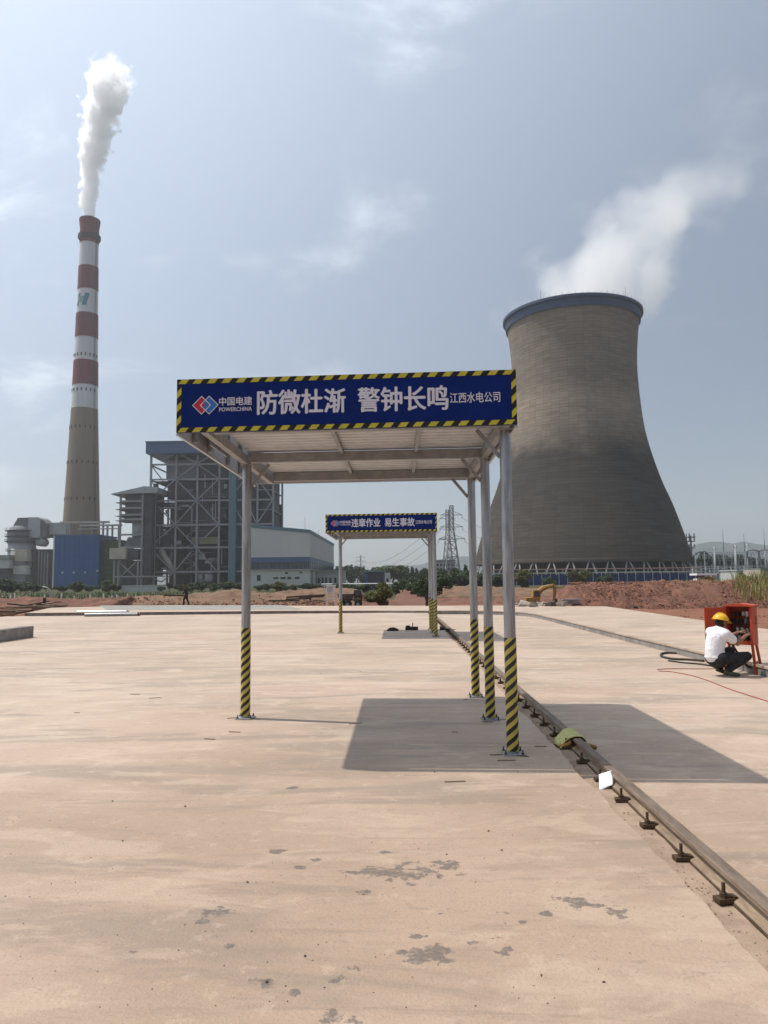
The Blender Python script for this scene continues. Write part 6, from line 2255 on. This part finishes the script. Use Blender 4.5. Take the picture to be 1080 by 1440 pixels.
# timber heap, left edge
rr = random.Random(21)
plank_me = MB().obox((0, 0, 0), (1.0, 1.0, 1.0)).mesh('timber_plank')
for k in range(26):
    px, py = rr.uniform(-8, 74), rr.uniform(857, 864)
    if px > 45:
        py = rr.uniform(855, 858)
    p = on(px, py + (5 if px < 20 else 0) * rr.random(), -0.05)
    o = link('timber_plank', plank_me.copy(), 'timber' if k % 3 else 'timber_dark')
    o.location = (p.x, p.y, rr.uniform(-0.1, 0.42) * (1 if px < 60 else 0.6))
    o.scale = (rr.uniform(1.0, 2.6), rr.uniform(0.1, 0.24), rr.uniform(0.05, 0.12))
    o.rotation_euler = (rr.uniform(-.1, .1), rr.uniform(-.16, .16), rr.uniform(-.5, .5))
    tag(o, 'weathered timber lying in the heap at the left end of the slab', 'timber', 'timbers heaped at the left end of the slab')
for k, (px, py) in enumerate(((400, 848), (420, 847), (438, 846), (448, 845), (430, 850), (245, 850))):
    p = on(px, py + 1.5, 0.0)
    o = link('timber_plank', plank_me.copy(), 'timber_dark')
    o.location = (p.x, p.y, 0.25 + 0.1 * k % 3)
    o.scale = (rr.uniform(1.5, 3.2), 0.2, 0.12)
    o.rotation_euler = (0, rr.uniform(-.05, .08), rr.uniform(-.2, .2))
    tag(o, 'dark timber lying along the foot of the brown bank', 'timber', 'timbers along the foot of the brown bank')

p = on(62, 856, -0.05)
o = MB().box(-0.5, 0.5, -0.5, 0.5, -0.5, 0.5).build('timber_post', 'timber_dark')
o.location = (p.x, p.y, 0.30)
o.scale = (0.20, 0.18, 0.85)
o.rotation_euler = (0.03, 0.06, 0.3)
tag(o, 'dark timber stump standing upright in the heap beside the bent pipe', 'post')

# white box on a stand
p = on(465.5, 849.5, 0.0)
k = p.y / F_PX
wb_ = thing('electrical_box', 'white electrical box on a pale stand left of the second canopy post', 'power box', (p.x, p.y, 0))
MB().box(p.x - 6 * k, p.x + 6 * k, p.y - 0.2, p.y + 0.2, 16 * k, 25 * k).build('cabinet', 'white_paint', wb_)
MB().box(p.x - 6.8 * k, p.x + 6.8 * k, p.y - 0.26, p.y + 0.26, 25 * k, 26.5 * k).build('roof', 'white_paint', wb_)
MB().box(p.x - 5 * k, p.x + 3 * k, p.y - 0.215, p.y - 0.203, 17 * k, 24 * k).build('door', 'clad_grey', wb_)
for sx_ in (-1, 1):
    for sy_ in (-1, 1):
        MB().bar((p.x + sx_ * 6.5 * k, p.y + sy_ * 0.2, -0.2), (p.x + sx_ * 4.5 * k, p.y + sy_ * 0.16, 16 * k), 0.07).build('leg', 'white_paint', wb_)
    MB().bar((p.x - 5 * k, p.y + sx_ * 0.18, 8 * k), (p.x + 5 * k, p.y + sx_ * 0.18, 8 * k), 0.06).build('stretcher', 'white_paint', wb_)

# dark site tricycle truck
p = on(498, 850, 0.0)
tr = thing('dump_truck', 'small dark dump truck left of the large olive bush', 'truck', (p.x, p.y, -0.25))
X0, Y0_ = p.x, p.y
MB().box(X0 - 1.0, X0 - 0.05, Y0_ - 0.5, Y0_ + 0.5, 0.28, 0.36).build('chassis', 'machine_dark', tr)
MB().prism_y([(X0 - 1.05, 0.38), (X0 - 0.12, 0.38), (X0 - 0.02, 0.75), (X0 - 1.15, 0.75)], Y0_ - 0.5, Y0_ + 0.5).build('dump_bed', 'timber_dark', tr)
MB().prism_y([(X0 + 0.0, 0.2), (X0 + 0.55, 0.2), (X0 + 0.60, 0.62), (X0 + 0.42, 1.02), (X0 + 0.02, 1.02)], Y0_ - 0.48, Y0_ + 0.48).build('cab', 'machine_dark', tr)
MB().box(X0 + 0.12, X0 + 0.42, Y0_ - 0.49, Y0_ - 0.482, 0.66, 0.95).build('window', 'glass_dark', tr)
MB().box(X0 + 0.10, X0 + 0.5, Y0_ - 0.492, Y0_ - 0.483, 0.3, 0.5).build('door', 'rust_rail', tr)
for xx in (-0.85, -0.45, 0.3):
    for sy_ in (-1, 1):
        w_o = MB().tube((X0 + xx, Y0_ + sy_ * 0.42, 0.03), (X0 + xx, Y0_ + sy_ * 0.56, 0.03), 0.26, n=18).build('wheel', 'black_rubber', tr)
        MB().tube((X0 + xx, Y0_ + sy_ * 0.54, 0.03), (X0 + xx, Y0_ + sy_ * 0.567, 0.03), 0.12, n=12).build('hub', 'steel_far', w_o)

# excavator at the foot of the right bank
YE = 48.5
ke = YE / F_PX


def ex(px):
    return X_(px, YE, 845)


def ez(py):
    return Z_(py, YE, 750)


exo = thing('excavator', 'dusty yellow excavator with its arm folded down before the right bank', 'excavator', (ex(745), YE, -0.3))
for sy_ in (-1, 1):
    yy = YE + sy_ * 0.55
    tr_ = MB().prism_y([(ex(727), ez(853)), (ex(724), ez(850)), (ex(727), ez(847)), (ex(760), ez(847)), (ex(763), ez(850)), (ex(760), ez(853))], yy - 0.22, yy + 0.22).build('track', 'machine_dark', exo)
    for k in range(8):
        MB().box(ex(727 + 4.3 * k), ex(729.5 + 4.3 * k), yy - 0.24, yy + 0.24, ez(847), ez(846.4)).build('track_shoe', 'rust_dark', tr_)
MB().prism_y([(ex(738), ez(846)), (ex(757), ez(846)), (ex(757), ez(842)), (ex(751), ez(839.5)), (ex(738), ez(840.5))], YE - 0.6, YE + 0.6).build('engine_house', 'machine_yellow', exo)
cab_ = MB().prism_y([(ex(747), ez(842)), (ex(757.5), ez(842)), (ex(758.5), ez(834)), (ex(756), ez(829.5)), (ex(748), ez(830))], YE - 0.62, YE - 0.02).build('cab', 'machine_yellow', exo)
MB().prism_y([(ex(749), ez(839)), (ex(756.5), ez(839)), (ex(757), ez(834.5)), (ex(755.5), ez(831)), (ex(749.5), ez(831.3))], YE - 0.635, YE - 0.622).build('window', 'glass_dark', cab_)
MB().path([(ex(756), YE + 0.15, ez(841)), (ex(760), YE + 0.15, ez(831)), (ex(765), YE + 0.15, ez(827)), (ex(773), YE + 0.15, ez(825)), (ex(780.5), YE + 0.15, ez(823.5))], [0.14, 0.17, 0.16, 0.13, 0.10], 8).build('boom', 'machine_yellow', exo)
MB().path([(ex(778), YE + 0.15, ez(822.5)), (ex(781.5), YE + 0.15, ez(825)), (ex(781), YE + 0.15, ez(833)), (ex(780), YE + 0.15, ez(842))], [0.10, 0.13, 0.11, 0.08], 8).build('stick', 'machine_yellow', exo)
MB().path([(ex(764), YE + 0.15, ez(826)), (ex(772), YE + 0.15, ez(822.8)), (ex(779), YE + 0.15, ez(823))], 0.05, 6).build('hydraulic_ram', 'steel_far', exo)
MB().prism_y([(ex(780), ez(841)), (ex(783), ez(843)), (ex(783.5), ez(848)), (ex(780), ez(851)), (ex(776.5), ez(849)), (ex(778.5), ez(846))], YE - 0.2, YE + 0.5).build('bucket', 'rust_dark', exo)
rr = random.Random(31)
for k in range(26):
    px, py = rr.uniform(724, 790), rr.uniform(849.5, 853)
    p = on(px, py, 0.1)
    s = rr.uniform(0.16, 0.42)
    vs = [Vector((sx_ * s * rr.uniform(.5, 1), sy_ * s * rr.uniform(.4, .8), sz_ * s * rr.uniform(.2, .45))) for sx_ in (-1, 1) for sy_ in (-1, 1) for sz_ in (-1, 1)]
    bm = bmesh.new()
    for v in vs:
        bm.verts.new(v)
    bmesh.ops.convex_hull(bm, input=bm.verts)
    me = bpy.data.meshes.new('broken_slab')
    bm.to_mesh(me)
    bm.free()
    o = link('broken_slab', me, 'rubble' if k % 3 else 'timber_dark')
    o.location = (p.x, min(p.y, 49.5) - 0.4, rr.uniform(0.02, 0.22))
    o.rotation_euler = (rr.uniform(-.3, .3), rr.uniform(-.3, .3), rr.uniform(0, 3))
    tag(o, 'broken concrete lump in the rubble before the excavator', 'rubble', 'rubble before the excavator')
p = on(802, 847, 0.12)
o = MB().box(p.x - 0.55, p.x + 0.55, p.y - 0.2, p.y + 0.2, 0.0, 0.34).build('concrete_block', 'kerb')
tag(bevel(o, 0.02), 'dark concrete block lying right of the excavator bucket', 'concrete block')
p = on(893, 855.5, 0.12)
vs = MB().prism_y([(p.x - 0.14, .12), (p.x + 0.14, .12), (p.x + 0.12, .18), (p.x + 0.02, .25), (p.x - 0.11, .2)], p.y - 0.1, p.y + 0.1)
tag(vs.build('rock', 'timber_dark'), 'lone dark stone on the raised slab before the right bank', 'stone')
for k, (px, py) in enumerate(((902, 822), (908, 820), (915, 821), (921, 822.5), (927, 823), (911, 823))):
    p = at(px, py, 55)
    bm = bmesh.new()
    for _ in range(12):
        bm.verts.new(Vector((rr.uniform(-.35, .35), rr.uniform(-.3, .3), rr.uniform(-.12, .14))))
    bmesh.ops.convex_hull(bm, input=bm.verts)
    me = bpy.data.meshes.new('broken_slab')
    bm.to_mesh(me)
    bm.free()
    o = link('broken_slab', me, 'rubble')
    o.location = p
    tag(o, 'pale broken concrete lump lying on top of the right bank', 'rubble', 'pale rubble on top of the right bank')

# yellow roller with a white roof, on top of the bank
YR = 80.0


def qx(px):
    return X_(px, YR, 812)


def qz(py):
    return Z_(py, YR, 990)


rl = thing('site_roller', 'yellow site machine under a flat white roof on the right bank', 'roller', (qx(990), YR, 0.5))
MB().box(qx(975), qx(1003), YR - 1.0, YR + 1.0, qz(809), qz(806.3)).build('roof', 'white_paint', rl)
MB().prism_y([(qx(984), qz(819.5)), (qx(1000), qz(819.5)), (qx(1000), qz(813)), (qx(995), qz(811)), (qx(984), qz(811))], YR - 0.8, YR + 0.8).build('body', 'machine_yellow', rl)
MB().box(qx(987), qx(993), YR - 0.82, YR - 0.802, qz(817), qz(812.5)).build('window', 'timber_dark', rl)
for px in (983, 999):
    for sy_ in (-0.7, 0.7):
        MB().bar((qx(px), YR + sy_, qz(812)), (qx(px), YR + sy_, qz(809)), 0.1).build('roof_post', 'machine_yellow', rl)
MB().prism_y([(qx(976), qz(818)), (qx(984), qz(818)), (qx(984), qz(812)), (qx(978), qz(813))], YR - 0.5, YR + 0.5).build('bonnet', 'clad_grey', rl)
for px, r in ((980, 0.36), (997, 0.36)):
    MB().tube((qx(px), YR - 0.75, qz(821)), (qx(px), YR + 0.75, qz(821)), r, n=18).build('drum', 'machine_dark', rl)
# bank top it stands on
bank([(930, 823), (965, 822), (1000, 822), (1040, 822), (1100, 821)], 82, 8, 6, 'earth', 51, 0.2, nx=80)

# white survey stakes
for k, px in enumerate((3, 14, 20, 26, 62, 86, 104, 126, 145, 157, 164, 179, 190)):
    p = at(px, 841, 72)
    h = 0.6 + 0.2 * (k % 3)
    o = MB().bar((p.x, 72, -0.4), (p.x + 0.03, 72, Z_(838, 72, px) + 0.12 * (k % 3)), 0.10).build('marker_post', 'white_paint')
    tag(o, 'short white marker post behind the red bank, %s from the left' % ORD[k], 'post', 'white marker posts behind the left bank')

# grit and scraps on the slab
mb = MB()
rr = random.Random(77)
for _ in range(420):
    px, py = rr.uniform(0, 1000), 900 + 520 * rr.random() ** 1.2
    p = on(px, py, 0.0)
    if p.x > 1.35 or abs(p.x) > 14:
        continue
    r = rr.uniform(0.0015, 0.004)
    if rr.random() < 0.05:
        r = rr.uniform(0.005, 0.009)
    c = Vector((p.x, p.y, r * 0.4))
    vs = [c + Vector((a * r * rr.uniform(.6, 1.6), b_ * r * rr.uniform(.6, 1.6), d * r * 0.7)) for a, b_, d in ((1, 0, 0), (-1, 0, 0), (0, 1, 0), (0, -1, 0), (0, 0, 1), (0, 0, -1))]
    mb.add(vs, [(0, 2, 4), (2, 1, 4), (1, 3, 4), (3, 0, 4), (2, 0, 5), (1, 2, 5), (3, 1, 5), (0, 3, 5)])
tag(mb.build('grit', 'timber_dark'), 'scattered dark grit and crumbs on the slab', 'grit', kind='stuff')
mb = MB()
for px, py in ((330, 1010), (360, 1012), (735, 1064), (700, 1062), (712, 1070), (685, 1016), (705, 1012), (655, 984), (682, 982), (190, 977), (218, 982), (108, 1003), (500, 1018), (640, 1030), (760, 1050), (640, 1100), (330, 1030), (295, 1040)):
    p = on(px, py, 0.0)
    a = rr.uniform(-0.5, 0.5)
    ln = rr.uniform(0.03, 0.09)
    mb.bar((p.x - cos(a) * ln, p.y - sin(a) * ln, 0.006), (p.x + cos(a) * ln, p.y + sin(a) * ln, 0.006), 0.007, 0.005)
tag(mb.build('wire_scraps', 'rust_dark'), 'short rusty wire offcuts lying round the post feet', 'scraps', kind='stuff')


# ================================================================== STEAM AND AIR
def volume_mat(name, density_fn, col=(1, 1, 1), aniso=0.2, step=0.35):
    m = bpy.data.materials.new(name)
    MATS[name] = m
    m.use_nodes = True
    nt = m.node_tree
    n, l = nt.nodes, nt.links
    n.clear()
    out = N(n, 'ShaderNodeOutputMaterial')
    v = N(n, 'ShaderNodeVolumePrincipled')
    v.inputs['Color'].default_value = (*col, 1)
    v.inputs['Anisotropy'].default_value = aniso
    l.new(v.outputs[0], out.inputs['Volume'])
    d = density_fn(n, l)
    if isinstance(d, float):
        v.inputs['Density'].default_value = d
    else:
        l.new(d, v.inputs['Density'])
    m.cycles.volume_step_rate = step
    return m


def plume_density(axis, H, dens, nscale, namp, soft, low=(0, 0)):
    """axis: list of (height, x, y, radius) along the plume in object space"""
    def fn(n, l):
        def M(op, a, b=None, c=None):
            x = N(n, 'ShaderNodeMath', operation=op)
            for k, v in enumerate((a, b, c)):
                if v is None:
                    continue
                if isinstance(v, (int, float)):
                    x.inputs[k].default_value = v
                else:
                    l.new(v, x.inputs[k])
            return x.outputs[0]
        tc = N(n, 'ShaderNodeTexCoord')
        s = N(n, 'ShaderNodeSeparateXYZ')
        l.new(tc.outputs['Object'], s.inputs[0])
        zf = M('DIVIDE', s.outputs['Z'], float(H))

        def curve(idx):
            vals = [a[idx] for a in axis]
            lo_, hi_ = min(vals), max(vals)
            fc = N(n, 'ShaderNodeFloatCurve')
            c = fc.mapping.curves[0]
            pts = [(a[0] / H, (a[idx] - lo_) / max(1e-6, hi_ - lo_)) for a in axis]
            c.points[0].location = pts[0]
            c.points[-1].location = pts[-1]
            for p in pts[1:-1]:
                c.points.new(*p)
            fc.mapping.update()
            l.new(zf, fc.inputs['Value'])
            return M('MULTIPLY_ADD', fc.outputs[0], hi_ - lo_, lo_)
        dx = M('SUBTRACT', s.outputs['X'], curve(1))
        dy_ = M('SUBTRACT', s.outputs['Y'], curve(2))
        R = curve(3)
        dist = M('SQRT', M('ADD', M('MULTIPLY', dx, dx), M('MULTIPLY', dy_, dy_)))
        nz = N(n, 'ShaderNodeTexNoise', i_Scale=nscale, i_Detail=5.0, i_Roughness=0.55, i_Distortion=0.3)
        l.new(tc.outputs['Object'], nz.inputs['Vector'])
        w = M('MULTIPLY', M('SUBTRACT', nz.outputs['Fac'], 0.5), namp)
        rel = M('ADD', M('SUBTRACT', 1.0, M('DIVIDE', dist, R)), w)
        k = N(n, 'ShaderNodeMapRange', interpolation_type='SMOOTHSTEP')
        k.inputs['From Min'].default_value = low[0]
        k.inputs['From Max'].default_value = low[0] + soft
        l.new(rel, k.inputs['Value'])
        fc = N(n, 'ShaderNodeFloatCurve')
        c = fc.mapping.curves[0]
        c.points[0].location = (0, axis[0][4])
        c.points[-1].location = (1, axis[-1][4])
        for a in axis[1:-1]:
            c.points.new(a[0] / H, a[4])
        fc.mapping.update()
        l.new(zf, fc.inputs['Value'])
        return M('MULTIPLY', M('MULTIPLY', k.outputs[0], fc.outputs[0]), dens)
    return fn


# chimney steam
def hull(axis, grow, n=20):
    """closed skin round the plume that bounds its volume"""
    mb = MB()
    vs, fs = [], []
    for (z, x, y, r, _) in axis:
        for i in range(n):
            a = 2 * pi * i / n
            vs.append((x + r * grow * cos(a), y + r * grow * sin(a), z))
    for j in range(len(axis) - 1):
        for i in range(n):
            fs.append((j * n + i, j * n + (i + 1) % n, (j + 1) * n + (i + 1) % n, (j + 1) * n + i))
    e = (len(axis) - 1) * n
    return mb.add(vs, fs + [tuple(range(n - 1, -1, -1)), tuple(range(e, e + n))])


zc0 = ztop + 0.9
H1 = Z_(78, YC, 160) - zc0


def pa(px, py, rpx, d):
    p = at(px, py, YC)
    return (p.z - zc0, p.x - cx, 0.0, rpx * YC / F_PX, d)


ax1 = [(0.0, 0.0, 0.0, 3.5, 1.0), pa(124, 283, 12, 1.0), pa(127, 255, 14, 1.0), pa(131, 222, 18, 1.0), pa(137, 190, 22, 1.0), pa(143, 160, 25, 0.95), pa(148, 132, 29, 0.7), pa(154, 110, 31, 0.45), pa(159, 94, 29, 0.12)]
H1 = ax1[-1][0]
volume_mat('steam_dense', plume_density(ax1, H1, 0.6, 0.16, 2.3, 0.20, (0.02, 0)), (1, 1, 1), 0.5, 0.12)
st = hull(ax1, 1.45).build('steam_plume', 'steam_dense')
st.location = (cx, YC, zc0)
tag(st, 'dense white steam column rising from the chimney top', 'steam', kind='stuff')

# cooling tower steam, drifting off to the right
zt0 = zt + 0.9


def pb2(px, py, rpx, d, y=0.0):
    p = at(px, py, YT)
    return (p.z - zt0, p.x - tx, y, rpx * YT / F_PX, d)


ax2 = [(0.0, 0.0, 0.0, rb * 1.0, 1.0), pb2(822, 406, 98, 1.0), pb2(850, 374, 98, 1.0), pb2(890, 335, 90, 0.85), pb2(925, 300, 84, 0.75), pb2(962, 272, 76, 0.6), pb2(995, 248, 66, 0.35), pb2(1020, 228, 56, 0.08)]
H2 = ax2[-1][0]
volume_mat('steam_thin', plume_density(ax2, H2, 0.060, 0.045, 3.6, 1.0, (-0.12, 0)), (1, 1, 1), 0.5, 0.25)
st = hull(ax2, 1.4).build('steam_plume', 'steam_thin')
st.location = (tx, YT, zt0)
tag(st, 'thin white steam drifting off to the right from the cooling tower', 'steam', kind='stuff')

# the hazy air of the place
HZ = volume_mat('haze_air', lambda n, l: 0.00021, (0.93, 0.95, 1.0), 0.45, 1.0)
hz_o = MB().box(-4150, 4150, -250, 3700, -8.0, 325).build('haze', 'haze_air')
tag(hz_o, 'pale haze filling the air over the site', 'haze', kind='stuff')
